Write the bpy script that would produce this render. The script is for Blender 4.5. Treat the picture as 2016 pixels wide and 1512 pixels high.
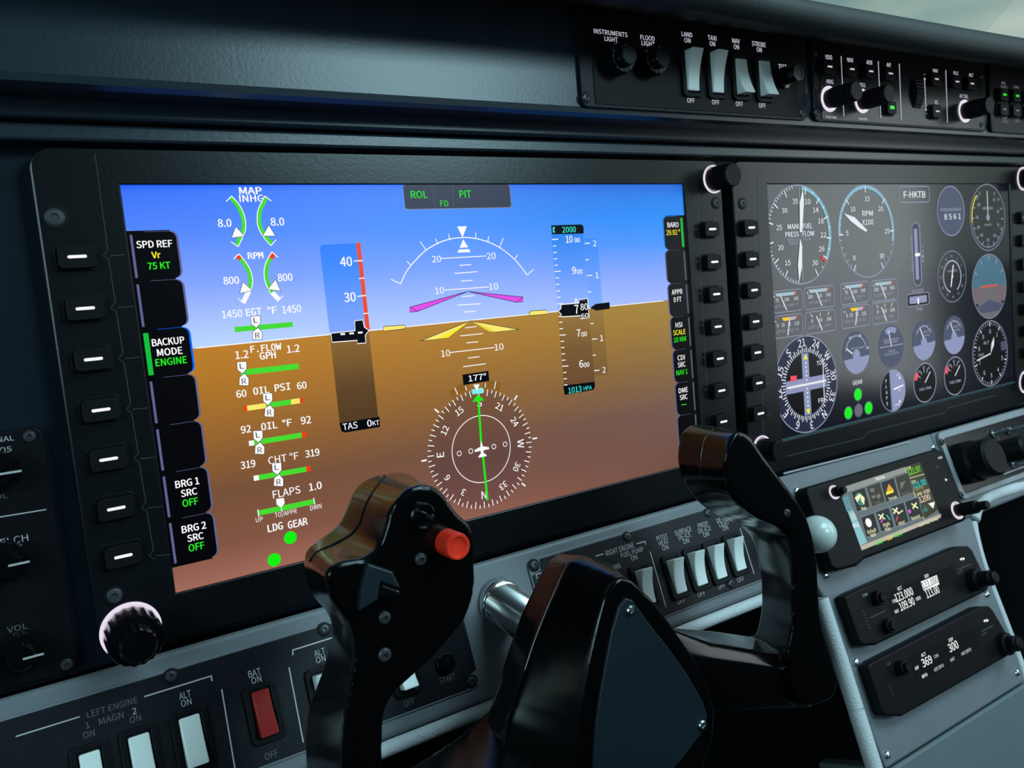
import bpy, math
import numpy as np
from mathutils import Vector, Matrix

for o in list(bpy.data.objects): bpy.data.objects.remove(o)
S = bpy.context.scene
COL = S.collection

# ------------------------------------------------------------------ camera
FPX = 1607.8651
RW = np.array([[0.83926041, -0.53609894, -0.09077392],
               [-0.12988073, -0.03554677, -0.99089224],
               [0.52798955, 0.8434064, -0.09946191]])      # world -> camera (x right, y down, z forward)
CC = np.array([-0.05157195, -0.36495211, -0.06105583])
cam = bpy.data.cameras.new('camera')
cam.sensor_width = 36.0
cam.lens = FPX / 2016 * 36
cam.clip_start = 0.01
cam.dof.use_dof = True
cam.dof.focus_distance = 0.40
cam.dof.aperture_fstop = 22
co = bpy.data.objects.new('camera', cam); COL.objects.link(co)
co.matrix_world = Matrix(((RW[0][0], -RW[1][0], -RW[2][0], CC[0]),
                          (RW[0][1], -RW[1][1], -RW[2][1], CC[1]),
                          (RW[0][2], -RW[1][2], -RW[2][2], CC[2]), (0, 0, 0, 1)))
S.camera = co
S.view_settings.view_transform = 'Standard'
S.view_settings.look = 'None'
S.view_settings.exposure = 0.0
S.view_settings.gamma = 1.0
S.view_settings.use_curve_mapping = False

def lin(r, g, b):
    f = lambda c: c / 12.92 if c <= 0.04045 else ((c + 0.055) / 1.055) ** 2.4
    return (f(r / 255), f(g / 255), f(b / 255), 1)

# ------------------------------------------------------------------ sky
w = bpy.data.worlds.new('sky'); S.world = w; w.use_nodes = True
nt = w.node_tree; nt.nodes.clear()
out = nt.nodes.new('ShaderNodeOutputWorld'); bg = nt.nodes.new('ShaderNodeBackground')
tc = nt.nodes.new('ShaderNodeTexCoord'); mp = nt.nodes.new('ShaderNodeMapping')
mp.inputs['Scale'].default_value = (1, 1, 3)
ns = nt.nodes.new('ShaderNodeTexNoise'); ns.inputs['Scale'].default_value = 3.2; ns.inputs['Detail'].default_value = 3
cr = nt.nodes.new('ShaderNodeValToRGB')
cr.color_ramp.elements[0].position = .35; cr.color_ramp.elements[0].color = lin(128, 155, 155)
cr.color_ramp.elements[1].position = .68; cr.color_ramp.elements[1].color = lin(196, 208, 196)
nt.links.new(tc.outputs['Generated'], mp.inputs[0]); nt.links.new(mp.outputs[0], ns.inputs['Vector'])
nt.links.new(ns.outputs['Fac'], cr.inputs[0]); nt.links.new(cr.outputs[0], bg.inputs[0])
nt.links.new(bg.outputs[0], out.inputs[0]); bg.inputs[1].default_value = 1.0

# ------------------------------------------------------------------ daylight through the cabin windows, plus an added rear fill
def area(name, loc, target, sx, sy, power, col):
    l = bpy.data.lights.new(name, 'AREA'); l.shape = 'RECTANGLE'; l.size = sx; l.size_y = sy
    l.energy = power; l.color = col
    o = bpy.data.objects.new(name, l); COL.objects.link(o); o.location = loc
    o.rotation_euler = (Vector(target) - Vector(loc)).to_track_quat('-Z', 'Z').to_euler()
    return o
SKYC = (0.54, 0.89, 1.0)
area('right_window_daylight', (1.17, -0.55, 0.20), (0.2, -0.55, 0.20), 0.9, 0.38, 2.7, (0.86, 0.95, 0.98))
area('left_window_daylight', (-0.57, -0.58, 0.10), (0.3, -0.3, -0.05), 0.34, 0.36, 3.4, SKYC)
area('roof_window_daylight', (0.66, -0.60, 0.64), (0.60, -0.45, -1), 0.7, 0.5, 11.5, SKYC)
area('rear_fill_light', (0.85, -1.50, 0.50), (0.35, 0, -0.1), 0.6, 0.3, 11.0, SKYC)  # added fill from behind to brighten the rockers; the back wall has no window

# ------------------------------------------------------------------ materials
MATS = {}
def pbr(name, col, rough=.5, metal=0, spec=.5, bump=0, bscale=600, var=0, coat=0):
    if name in MATS: return MATS[name]
    m = bpy.data.materials.new(name); m.use_nodes = True; MATS[name] = m
    n = m.node_tree; b = n.nodes['Principled BSDF']
    c = col if len(col) == 4 else (*col, 1)
    b.inputs['Base Color'].default_value = c
    b.inputs['Roughness'].default_value = rough; b.inputs['Metallic'].default_value = metal
    b.inputs['Specular IOR Level'].default_value = spec
    b.inputs['Coat Weight'].default_value = coat
    tcn = n.nodes.new('ShaderNodeTexCoord'); nz = n.nodes.new('ShaderNodeTexNoise')
    nz.inputs['Scale'].default_value = bscale; nz.inputs['Detail'].default_value = 3
    n.links.new(tcn.outputs['Object'], nz.inputs['Vector'])
    if bump:
        bp = n.nodes.new('ShaderNodeBump'); bp.inputs['Strength'].default_value = bump; bp.inputs['Distance'].default_value = .0006
        n.links.new(nz.outputs['Fac'], bp.inputs['Height']); n.links.new(bp.outputs[0], b.inputs['Normal'])
    v = var or .08
    mx = n.nodes.new('ShaderNodeMix'); mx.data_type = 'RGBA'
    n2 = n.nodes.new('ShaderNodeTexNoise'); n2.inputs['Scale'].default_value = 25
    n.links.new(tcn.outputs['Object'], n2.inputs['Vector']); n.links.new(n2.outputs['Fac'], mx.inputs[0])
    mx.inputs[6].default_value = tuple(x * (1 - v) for x in c[:3]) + (1,)
    mx.inputs[7].default_value = tuple(min(1, x * (1 + v)) for x in c[:3]) + (1,)
    n.links.new(mx.outputs[2], b.inputs['Base Color'])
    return m
def glow(name, col, k=1.0, rough=.3):
    if name in MATS: return MATS[name]
    m = bpy.data.materials.new(name); m.use_nodes = True; MATS[name] = m
    b = m.node_tree.nodes['Principled BSDF']
    b.inputs['Base Color'].default_value = (0, 0, 0, 1); b.inputs['Roughness'].default_value = rough
    b.inputs['Emission Color'].default_value = col; b.inputs['Emission Strength'].default_value = k; b.inputs['Specular IOR Level'].default_value = .12
    return m
def ramp_screen(name, z0, z1, left, right, x0=0.0, x1=.31, k=1.0):
    """lit screen whose picture is a colour gradient down the display (left and right ramps)"""
    m = bpy.data.materials.new(name); m.use_nodes = True; n = m.node_tree
    b = n.nodes['Principled BSDF']; b.inputs['Base Color'].default_value = (0, 0, 0, 1); b.inputs['Roughness'].default_value = .35
    g = n.nodes.new('ShaderNodeNewGeometry'); sp = n.nodes.new('ShaderNodeSeparateXYZ'); n.links.new(g.outputs['Position'], sp.inputs[0])
    mr = n.nodes.new('ShaderNodeMapRange'); mr.inputs[1].default_value = z0; mr.inputs[2].default_value = z1
    n.links.new(sp.outputs['Z'], mr.inputs[0])
    mr2 = n.nodes.new('ShaderNodeMapRange'); mr2.inputs[1].default_value = x0; mr2.inputs[2].default_value = x1
    n.links.new(sp.outputs['X'], mr2.inputs[0])
    rs = []
    for ramp in (left, right):
        r = n.nodes.new('ShaderNodeValToRGB'); e = r.color_ramp.elements
        e[0].position = ramp[0][0]; e[0].color = lin(*ramp[0][1]); e[1].position = ramp[-1][0]; e[1].color = lin(*ramp[-1][1])
        for p, c in ramp[1:-1]:
            q = e.new(p); q.color = lin(*c)
        n.links.new(mr.outputs[0], r.inputs[0]); rs.append(r)
    mx = n.nodes.new('ShaderNodeMix'); mx.data_type = 'RGBA'
    n.links.new(mr2.outputs[0], mx.inputs[0]); n.links.new(rs[0].outputs[0], mx.inputs[6]); n.links.new(rs[1].outputs[0], mx.inputs[7])
    n.links.new(mx.outputs[2], b.inputs['Emission Color']); b.inputs['Emission Strength'].default_value = k
    return m

M_PANEL = pbr('navy_panel_paint', (.005, .010, .017), .32, spec=.3, bump=.08)
M_FASCIA = pbr('fascia_paint', (.015, .024, .036), .30, spec=.55, bump=.08)
M_BEZEL = pbr('black_bezel_plastic', (.0048, .0056, .0066), .27, spec=.32, bump=.06)
M_BEZ2 = pbr('bezel_groove_plastic', (.03, .035, .04), .5)
M_KEY = pbr('key_rubber', (.004, .0042, .0055), .5, spec=.14)
M_BLACK = pbr('matte_black_plastic', (.003, .0034, .0044), .48, spec=.13)
M_PLATE = pbr('switch_plate_black', (.0048, .0056, .0085), .42, spec=.2, bump=.1)
M_GLOSS = pbr('gloss_black_plastic', (.002, .002, .003), .18, coat=.2)
M_YOKE = pbr('yoke_black_plastic', (.0012, .0013, .0016), .17, spec=.3)
M_YPLATE = pbr('yoke_badge_plate', (.006, .012, .018), .42, spec=.4)
M_GREY = pbr('grey_panel_paint', (.140, .150, .166), .42, spec=.3, bump=.1)
M_GREYL = pbr('grey_edge_paint', (.24, .24, .26), .4)
M_LEATH = pbr('pale_leather', (.52, .53, .55), .6, bump=.9, bscale=900)
M_IVORY = pbr('ivory_rocker', (.72, .76, .74), .34)
M_RED = pbr('red_rocker', (.27, .007, .007), .42, spec=.25)
M_REDB = pbr('red_button', (.75, .03, .012), .35)
M_CHROME = pbr('chrome', (.85, .88, .9), .2, metal=1)
M_STEEL = pbr('steel_screw', (.35, .38, .4), .28, metal=1)
M_DSTEEL = pbr('black_screw', (.03, .03, .033), .35)
M_PAINT = pbr('legend_paint', (.42, .40, .40), .6)
M_PAINTD = pbr('dim_legend_paint', (.10, .10, .10), .6)
M_WHITE = pbr('white_ball', (.55, .60, .58), .3, coat=.3)
M_DARKWALL = pbr('cabin_trim_cloth', (.02, .024, .028), .9, bump=.3, bscale=300)
M_CARPET = pbr('black_carpet', (.003, .003, .0035), .95, spec=.1, bump=.5, bscale=500)
M_LOWERPED = pbr('pedestal_lower_cover', (.09, .12, .13), .5)  # teal light falling on the cover is put into this base colour
M_SHIELD = pbr('glareshield_vinyl', (.012, .018, .019), .6, spec=.3, bump=.3, bscale=700)

G_W = glow('lit_white', lin(250, 250, 250), 1.0)
G_W2 = glow('lit_pale', lin(205, 215, 235))
G_GREEN = glow('lit_green', lin(40, 230, 40)); G_GBAR = glow('lit_bar_green', lin(70, 220, 50)); G_GDK = glow('lit_dark_green', lin(20, 190, 60))
G_YEL = glow('lit_yellow', lin(250, 235, 40)); G_LYEL = glow('lit_pale_yellow', lin(250, 235, 110))
G_RED = glow('lit_red', lin(240, 60, 25)); G_PINK = glow('lit_pink', lin(235, 80, 95)); G_MAG = glow('lit_magenta', lin(225, 80, 235))
G_CYAN = glow('lit_cyan', lin(60, 230, 215)); G_CYB = glow('lit_cyan_box', lin(130, 235, 235))
G_BLK = glow('screen_black', lin(4, 6, 14)); G_KEYBG = glow('screen_key_black', lin(5, 5, 9)); G_KEYBR = glow('screen_key_grey', lin(22, 22, 26))
G_EDGE = glow('screen_key_edge', lin(95, 98, 142)); G_EDGEG = glow('screen_grey', lin(86, 92, 108))
G_BLUE = glow('screen_blue', lin(0, 105, 250)); G_BLUE2 = glow('screen_alt_blue', lin(20, 130, 240)); G_BRN = glow('screen_dark_brown', lin(92, 62, 28))
G_BRN2 = glow('screen_mid_brown', lin(112, 76, 34)); G_BRN3 = glow('screen_wedge_brown', lin(140, 96, 38))
G_DIALW = glow('dial_white', lin(225, 232, 240)); G_DIALC = glow('dial_cyan', lin(120, 190, 210)); G_DIALR = glow('dial_ring', lin(140, 145, 170))
G_DIALG = glow('dial_grey_blue', lin(72, 80, 105)); G_DIALG2 = glow('dial_light_grey_blue', lin(140, 148, 185)); G_DIALB = glow('dial_black', lin(8, 8, 14))
G_DIALN = glow('dial_navy', lin(38, 42, 68)); G_GREY = glow('dial_grey', lin(105, 105, 110)); G_LIME = glow('dial_lime', lin(20, 240, 20))
G_SKY = glow('dial_sky', lin(70, 110, 130)); G_TAN = glow('dial_ground', lin(112, 100, 105)); G_SALM = glow('dial_salmon', lin(190, 90, 80))
G_DIM = glow('backlit_legend', lin(200, 200, 215)); G_RING = glow('lit_ring', lin(232, 222, 240), 1.0)
G_DIM2 = glow('weak_backlit_legend', lin(120, 120, 135)); G_DIALW2 = glow('dial_dim_white', lin(165, 170, 190))

# ------------------------------------------------------------------ planes and builders
def ray(u, v): return RW.T @ np.array([(u - 1008) / FPX, (v - 756) / FPX, 1.0])
def yp(u, v, y):
    r = ray(u, v); return CC + r * ((y - CC[1]) / r[1])
def proj(p):
    c = RW @ (np.array(p) - CC); return 1008 + FPX * c[0] / c[2], 756 + FPX * c[1] / c[2]
class Plane:
    def __init__(s, o, ea, eb):
        s.o = np.array(o, float); s.ea = np.array(ea, float); s.eb = np.array(eb, float); s.n = np.cross(s.ea, s.eb)
        if s.n @ (CC - s.o) < 0: s.n = -s.n
    def up(s, d): return Plane(s.o + s.n * d, s.ea, s.eb)
    def L(s, u, v):
        r = ray(u, v); p = CC + r * (((s.o - CC) @ s.n) / (r @ s.n)) - s.o
        return np.array([p @ s.ea, p @ s.eb])
    def W(s, a, b, d=0.0): return s.o + s.ea * a + s.eb * b + s.n * d
    def sc(s, u, v):
        a, b = s.L(u, v); e = 1e-4; p = proj(s.W(a, b)); q = proj(s.W(a + e, b)); t = proj(s.W(a, b + e))
        return (q[0] - p[0]) / e, abs(t[1] - p[1]) / e
A = Plane((0, 0, 0), (1, 0, 0), (0, 0, 1))                # display faces
F = Plane((0, -.03, 0), (1, 0, 0), (0, 0, 1))             # glareshield fascia
TH = math.radians(20)
LP = Plane((0, 0, -.1935), (1, 0, 0), (0, math.sin(TH), math.cos(TH)))   # lower panel and pedestal slope

class MB:
    def __init__(s): s.v = []; s.f = []; s.m = []; s.mats = []
    def mi(s, mat):
        if mat not in s.mats: s.mats.append(mat)
        return s.mats.index(mat)
    def add(s, vs, fs, mat):
        k = len(s.v); s.v += [tuple(map(float, p)) for p in vs]; i = s.mi(mat)
        for f in fs: s.f.append(tuple(k + j for j in f)); s.m.append(i)
def link(name, mb, parent=None, bevel=0, smooth=False, seg=2, kind=None):
    me = bpy.data.meshes.new(name)
    off = np.array(parent_loc(parent)) if parent is not None else np.zeros(3)
    me.from_pydata([tuple(np.array(p) - off) for p in mb.v], [], mb.f); me.update()
    for m in mb.mats: me.materials.append(m)
    me.polygons.foreach_set('material_index', mb.m)
    if smooth: me.polygons.foreach_set('use_smooth', [True] * len(me.polygons))
    o = bpy.data.objects.new(name, me); COL.objects.link(o)
    if parent is not None: o.parent = parent
    if bevel:
        b = o.modifiers.new('bevel', 'BEVEL'); b.width = bevel; b.segments = seg; b.limit_method = 'ANGLE'; b.angle_limit = math.radians(40)
    if kind: o['kind'] = kind
    return o
def parent_loc(p):
    l = Vector((0, 0, 0))
    while p is not None: l += p.location; p = p.parent
    return l
def thing(name, loc, label, cat, group=None):
    o = bpy.data.objects.new(name, None); COL.objects.link(o); o.location = tuple(map(float, loc)); o.empty_display_size = .01
    o['label'] = label; o['category'] = cat
    if group: o['group'] = group
    return o
def struct(o): o['kind'] = 'structure'; return o

def rrect(a0, b0, a1, b1, r=0, n=4):
    if r <= 0: return [(a0, b0), (a1, b0), (a1, b1), (a0, b1)]
    p = []
    for cx, cy, t in ((a1 - r, b0 + r, -90), (a1 - r, b1 - r, 0), (a0 + r, b1 - r, 90), (a0 + r, b0 + r, 180)):
        for i in range(n + 1):
            q = math.radians(t + 90 * i / n); p.append((cx + r * math.cos(q), cy + r * math.sin(q)))
    return p
def prism(mb, pl, pts, d0, d1, mat):
    n = len(pts); v = [pl.W(a, b, d0) for a, b in pts] + [pl.W(a, b, d1) for a, b in pts]
    mb.add(v, [tuple(range(n - 1, -1, -1)), tuple(range(n, 2 * n))] + [(i, (i + 1) % n, n + (i + 1) % n, n + i) for i in range(n)], mat)
def ringp(mb, pl, po, pi, d0, d1, mat, di=None):
    """frame: outer outline po, opening pi (same point count); di = depth of the opening's floor edge"""
    n = len(po); di = d0 if di is None else di
    v = [pl.W(a, b, d0) for a, b in po] + [pl.W(a, b, d1) for a, b in po] + [pl.W(a, b, d1) for a, b in pi] + [pl.W(a, b, di) for a, b in pi]
    fs = []
    for i in range(n):
        j = (i + 1) % n
        fs += [(i, j, n + j, n + i), (n + i, n + j, 2 * n + j, 2 * n + i), (2 * n + i, 2 * n + j, 3 * n + j, 3 * n + i), (3 * n + i, 3 * n + j, j, i)]
    mb.add(v, fs, mat)
def lathe(mb, pl, a, b, prof, mat, seg=28, knurl=0, axis=None):
    """turned shape about the plane normal; prof = [(radius, height)...]"""
    c = pl.W(a, b); n = pl.n if axis is None else np.array(axis, float) / np.linalg.norm(axis)
    e1 = pl.ea - n * (pl.ea @ n); e1 /= np.linalg.norm(e1); e2 = np.cross(n, e1)
    v = []; fs = []
    for r, h in prof:
        for i in range(seg):
            q = 2 * math.pi * i / seg; rr = r * (1 - (knurl if i % 2 else 0))
            v.append(c + n * h + e1 * rr * math.cos(q) + e2 * rr * math.sin(q))
    for k in range(len(prof) - 1):
        for i in range(seg):
            j = (i + 1) % seg; fs.append((k * seg + i, k * seg + j, (k + 1) * seg + j, (k + 1) * seg + i))
    if prof[0][0] > 1e-6: fs.append(tuple(range(seg - 1, -1, -1)))
    if prof[-1][0] > 1e-6: fs.append(tuple((len(prof) - 1) * seg + i for i in range(seg)))
    mb.add(v, fs, mat)
def solid(name, parent, mat, pl, pts, d0, d1, bevel=0, seg=2):
    mb = MB(); prism(mb, pl, pts, d0, d1, mat); return link(name, mb, parent, bevel, seg=seg)

# ---- flat print (screens, legends)
_fc = {}
FONTS = {'sans': None, 'mono': None}
import os
for k_, fn_ in (('sans', 'Noto Sans CJK Regular.woff2'), ('mono', 'DejaVuSansMono.woff2')):      # typefaces that ship with Blender
    try: FONTS[k_] = bpy.data.fonts.load(os.path.join(bpy.utils.system_resource('DATAFILES'), 'fonts', fn_))
    except Exception: pass
MODE = 'sans'; _cap = {}
def outline(s, font):
    k = (s, font)
    if k in _fc: return _fc[k]
    cu = bpy.data.curves.new('t', 'FONT'); cu.body = s; cu.size = 1; cu.resolution_u = 3
    if FONTS[font]: cu.font = FONTS[font]
    ob = bpy.data.objects.new('t', cu); me = ob.to_mesh()
    v = np.array([tuple(x.co)[:2] for x in me.vertices]).reshape(-1, 2); f = [tuple(p.vertices) for p in me.polygons]
    ob.to_mesh_clear(); bpy.data.objects.remove(ob); bpy.data.curves.remove(cu)
    if s == 'H': _cap.setdefault(font, float(v[:, 1].max()))
    if font not in _cap: outline('H', font)
    if len(v): v = v / _cap[font]      # cap height = 1
    _fc[k] = (v, f); return _fc[k]
def glyphs(s, bold):
    v, f = outline(s, MODE)
    if bold and len(v):      # heavier strokes: the outline laid down again, slightly shifted
        n0 = len(v); d = .040 * bold; v = np.vstack([v + (-d, 0), v + (d, 0), v + (0, d * .5), v + (0, -d * .5)]); f = [tuple(i + k * n0 for i in q) for k in range(4) for q in f]
    return v, f
class Print:
    def __init__(s, pl, d=0.00012): s.pl = pl; s.d = d; s.mb = MB(); s.k = 0
    def raw(s, pts, mat, faces=None):
        s.k += 1; d = s.d + .0000035 * s.k
        s.mb.add([s.pl.W(a, b, d) for a, b in pts], faces or [tuple(range(len(pts)))], mat)
    def poly(s, px, mat): s.raw([s.pl.L(*p) for p in px], mat)
    def line(s, p, q, wpx, mat):
        m = ((p[0] + q[0]) / 2, (p[1] + q[1]) / 2); sc = s.pl.sc(*m)[1]; s.lline(s.pl.L(*p), s.pl.L(*q), wpx / sc, mat)
    def lline(s, p, q, wd, mat):
        p = np.array(p); q = np.array(q); t = q - p; t = t / (np.linalg.norm(t) + 1e-12); n = np.array([-t[1], t[0]]) * wd / 2
        s.raw([p - n, q - n, q + n, p + n], mat)
    def pline(s, px, wpx, mat, off=0, sm=6, closed=False):
        P = [np.array(s.pl.L(*p)) for p in px]; sc = s.pl.sc(*px[len(px) // 2])[1]
        s.lpline(P, wpx / sc, mat, off / sc, sm, closed)
    def lpline(s, P, wd, mat, off=0, sm=6, closed=False):
        if sm:
            Q = []; n = len(P)
            for i in range(n - 1):
                p0, p1, p2, p3 = P[max(i - 1, 0)], P[i], P[i + 1], P[min(i + 2, n - 1)]
                for k in range(sm):
                    t = k / sm; Q.append(.5 * (2 * p1 + (p2 - p0) * t + (2 * p0 - 5 * p1 + 4 * p2 - p3) * t * t + (3 * p1 - p0 - 3 * p2 + p3) * t ** 3))
            Q.append(P[-1]); P = Q
        n = len(P); vs = []
        for i in range(n):
            if closed: t = P[(i + 1) % n] - P[i - 1]
            else: t = P[min(i + 1, n - 1)] - P[max(i - 1, 0)]
            t = t / (np.linalg.norm(t) + 1e-12); nn = np.array([-t[1], t[0]])
            vs += [P[i] + nn * (off - wd / 2), P[i] + nn * (off + wd / 2)]
        m = n if closed else n - 1
        s.raw(vs, mat, [(2 * i, 2 * ((i + 1) % n), 2 * ((i + 1) % n) + 1, 2 * i + 1) for i in range(m)])
    def disc(s, c, r, mat, a0=0, a1=360, n=72):
        s.raw(([c] if a1 - a0 < 360 else []) + [(c[0] + r * math.sin(math.radians(a0 + (a1 - a0) * i / n)), c[1] + r * math.cos(math.radians(a0 + (a1 - a0) * i / n))) for i in range(n + (1 if a1 - a0 < 360 else 0))], mat)
    def arc(s, c, r, wd, mat, a0=0, a1=360, n=90):
        """ring or arc; angles clockwise from up"""
        P = [np.array([c[0] + r * math.sin(math.radians(a0 + (a1 - a0) * i / n)), c[1] + r * math.cos(math.radians(a0 + (a1 - a0) * i / n))]) for i in range(n + (0 if a1 - a0 >= 360 else 1))]
        s.lpline(P, wd, mat, sm=0, closed=a1 - a0 >= 360)
    def ticks(s, c, r0, r1, angs, wd, mat):
        for q in angs:
            q = math.radians(q); e = np.array([math.sin(q), math.cos(q)]); s.lline(np.array(c) + e * r0, np.array(c) + e * r1, wd, mat)
    def text(s, t, u, v, wpx, hpx, mat, bold=0, ang=0, local=None):
        """centre pixel, pixel width (None = natural), cap height; ang = clockwise turn in the plane"""
        HCAP = 1.0
        if mat in (M_PAINT, M_PAINTD): bold = 0
        g, f = glyphs(t, bold)
        if len(g) == 0: return
        if local is None: c = s.pl.L(u, v); sa, sb = s.pl.sc(u, v); hh = hpx / sb; ww = None if wpx is None else wpx / sa
        else: c = np.array(local); hh = hpx; ww = wpx
        x0, x1 = g[:, 0].min(), g[:, 0].max(); ky = hh / HCAP; kx = ky if ww is None else ww / (x1 - x0)
        if ww is not None and ww < 0: kx = ky * -ww
        q = math.radians(ang); X = (g[:, 0] - (x0 + x1) / 2) * kx; Yy = (g[:, 1] - HCAP / 2) * ky
        s.raw(np.stack([c[0] + X * math.cos(q) + Yy * math.sin(q), c[1] - X * math.sin(q) + Yy * math.cos(q)], 1), mat, f)
    def build(s, name, parent): return link(name, s.mb, parent)
# =================================================================== the cabin
def box(mb, x0, y0, z0, x1, y1, z1, mat):
    v = [(x, y, z) for x in (x0, x1) for y in (y0, y1) for z in (z0, z1)]
    mb.add(v, [(0, 1, 3, 2), (4, 6, 7, 5), (0, 4, 5, 1), (2, 3, 7, 6), (0, 2, 6, 4), (1, 5, 7, 3)], mat)
def slabobj(name, boxes, mat, kind='structure'):
    mb = MB()
    for b in boxes: box(mb, *b, mat)
    return link(name, mb, None, kind=kind)
slabobj('floor', [(-.64, -1.7, -.93, 1.26, .6, -.9)], M_CARPET)
slabobj('wall_back', [(-.64, -1.72, -.9, 1.26, -1.7, .66)], M_DARKWALL)
slabobj('wall_left', [(-.64, -1.7, -.9, -.61, .6, -.12), (-.64, -1.7, .46, -.61, .2, .66), (-.64, -1.7, -.12, -.61, -.9, .46), (-.64, -.22, -.12, -.61, .05, .46)], M_DARKWALL)
slabobj('wall_right', [(1.23, -1.7, -.9, 1.26, .6, -.07), (1.23, -1.7, .42, 1.26, .2, .66), (1.23, -1.7, -.07, 1.26, -1.02, .42), (1.23, -.08, -.07, 1.26, .05, .42)], M_DARKWALL)
slabobj('ceiling', [(-.64, -1.7, .66, 1.26, -.2, .69)], M_DARKWALL)
slabobj('wall_front', [(-.64, .58, -.9, 1.26, .6, .02)], M_CARPET)
gl = bpy.data.materials.new('window_glass'); gl.use_nodes = True
n = gl.node_tree; n.nodes.clear(); o_ = n.nodes.new('ShaderNodeOutputMaterial'); t_ = n.nodes.new('ShaderNodeBsdfTransparent')
g_ = n.nodes.new('ShaderNodeBsdfGlossy'); x_ = n.nodes.new('ShaderNodeMixShader'); g_.inputs['Roughness'].default_value = .05
t_.inputs[0].default_value = (.93, .97, .96, 1)
x_.inputs[0].default_value = .04; n.links.new(t_.outputs[0], x_.inputs[1]); n.links.new(g_.outputs[0], x_.inputs[2]); n.links.new(x_.outputs[0], o_.inputs[0])
def pane(name, c, mat=gl, th=.004, nrm=(0, 1, 0)):
    mb = MB(); c = [np.array(p, float) for p in c]; nn = np.cross(c[1] - c[0], c[2] - c[0]); nn = nn / np.linalg.norm(nn) * th
    v = c + [p + nn for p in c]; mb.add(v, [(0, 1, 2, 3), (7, 6, 5, 4), (0, 4, 5, 1), (1, 5, 6, 2), (2, 6, 7, 3), (3, 7, 4, 0)], mat)
    return link(name, mb, None, kind='structure')
pane('window_1', [(-.6, .57, .03), (1.22, .57, .03), (1.22, -.18, .66), (-.6, -.18, .66)])
pane('window_2', [(1.24, -1.02, -.07), (1.24, -.08, -.07), (1.24, -.08, .42), (1.24, -1.02, .42)])
pane('window_3', [(-.63, -.9, -.12), (-.63, -.22, -.12), (-.63, -.22, .46), (-.63, -.9, .46)])

# =================================================================== main instrument panel
PX0, PX1 = -.60, 1.21
ZT = F.L(1145, 22)[1]                       # where the fascia meets the underside of the glareshield
panel = thing('instrument_panel', (.4, .03, -.19), 'wide navy black painted panel that holds both large displays', 'panel')
mb = MB(); box(mb, PX0, .0092, -.1965, PX1, .03, .06, M_PANEL); link('panel_plate', mb, panel, .002)
zb = [A.L(1600, 318)[1], A.L(1600, 296)[1]]
mb = MB(); box(mb, PX0, -.004, zb[0] + .0009, PX1, .006, zb[1], M_FASCIA); link('lower_trim_strip', mb, panel, .0012)
mb = MB(); box(mb, PX0, -.009, zb[1] + .0009, PX1, .006, .0335, M_FASCIA); link('upper_trim_strip', mb, panel, .0012)

fas = thing('glareshield_fascia', (.4, -.01, .03), 'long blue grey fascia that carries the switch plates above the displays', 'panel')
mb = MB(); z0 = .0298
prof = [(-.006, z0 + .001), (-.026, z0), (-.0295, z0 + .0012), (-.03, z0 + .004), (-.03, ZT + .002), (-.006, ZT + .002)]
v = [(PX0, y, z) for y, z in prof] + [(PX1, y, z) for y, z in prof]; k = len(prof)
mb.add(v, [tuple(range(k)), tuple(range(2 * k - 1, k - 1, -1))] + [(i, k + i, k + (i + 1) % k, (i + 1) % k) for i in range(k)], M_FASCIA)
link('fascia_board', mb, fas)

# glareshield: rolled padded lip running along the top of the fascia
gs = thing('glareshield', (.5, -.05, .11), 'dark padded glareshield with a rolled lip under the windshield', 'glareshield')
mb = MB(); st = []
for u, vl, vu, yy in ((1400, 12, -31, -.085), (1509, 34, 0, -.085), (1636, 59, 22, -.085), (1807, 88, 51, -.085), (1900, 102, 67, -.085), (2016, 118, 86, -.085), (2160, 138, 108, -.085)):
    lo = yp(u, vl, yy); hi = yp(u, vu, yy + .012); c = (lo + hi) / 2; r = abs(hi[2] - lo[2]) / 2 + .001
    sec = [(c[0], -.028, max(ZT + .003, lo[2])), (c[0], yy + .01, lo[2] + .001)]
    for q in (-70, -40, -10, 20, 50, 80): sec.append((c[0], yy + .010 - .012 * math.cos(math.radians(q)), c[2] + r * math.sin(math.radians(q))))
    sec += [(c[0], yy + .05, hi[2] + .003), (c[0], .30, hi[2] - .004), (c[0], .56, hi[2] - .03), (c[0], .56, .07), (c[0], .0, ZT + .003)]
    st.append(sec)
k = len(st[0])
st = [[(-.60, y, z) for x, y, z in st[0]], [(.10, y, z) for x, y, z in st[0]]] + st + [[(1.22, y, z) for x, y, z in st[-1]]]
mb.add([p for s_ in st for p in s_], [(i * k + j, i * k + (j + 1) % k, (i + 1) * k + (j + 1) % k, (i + 1) * k + j) for i in range(len(st) - 1) for j in range(k)] + [tuple(range(k)), tuple((len(st) - 1) * k + j for j in reversed(range(k)))], M_SHIELD)
link('padded_cover', mb, gs, smooth=True)

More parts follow.
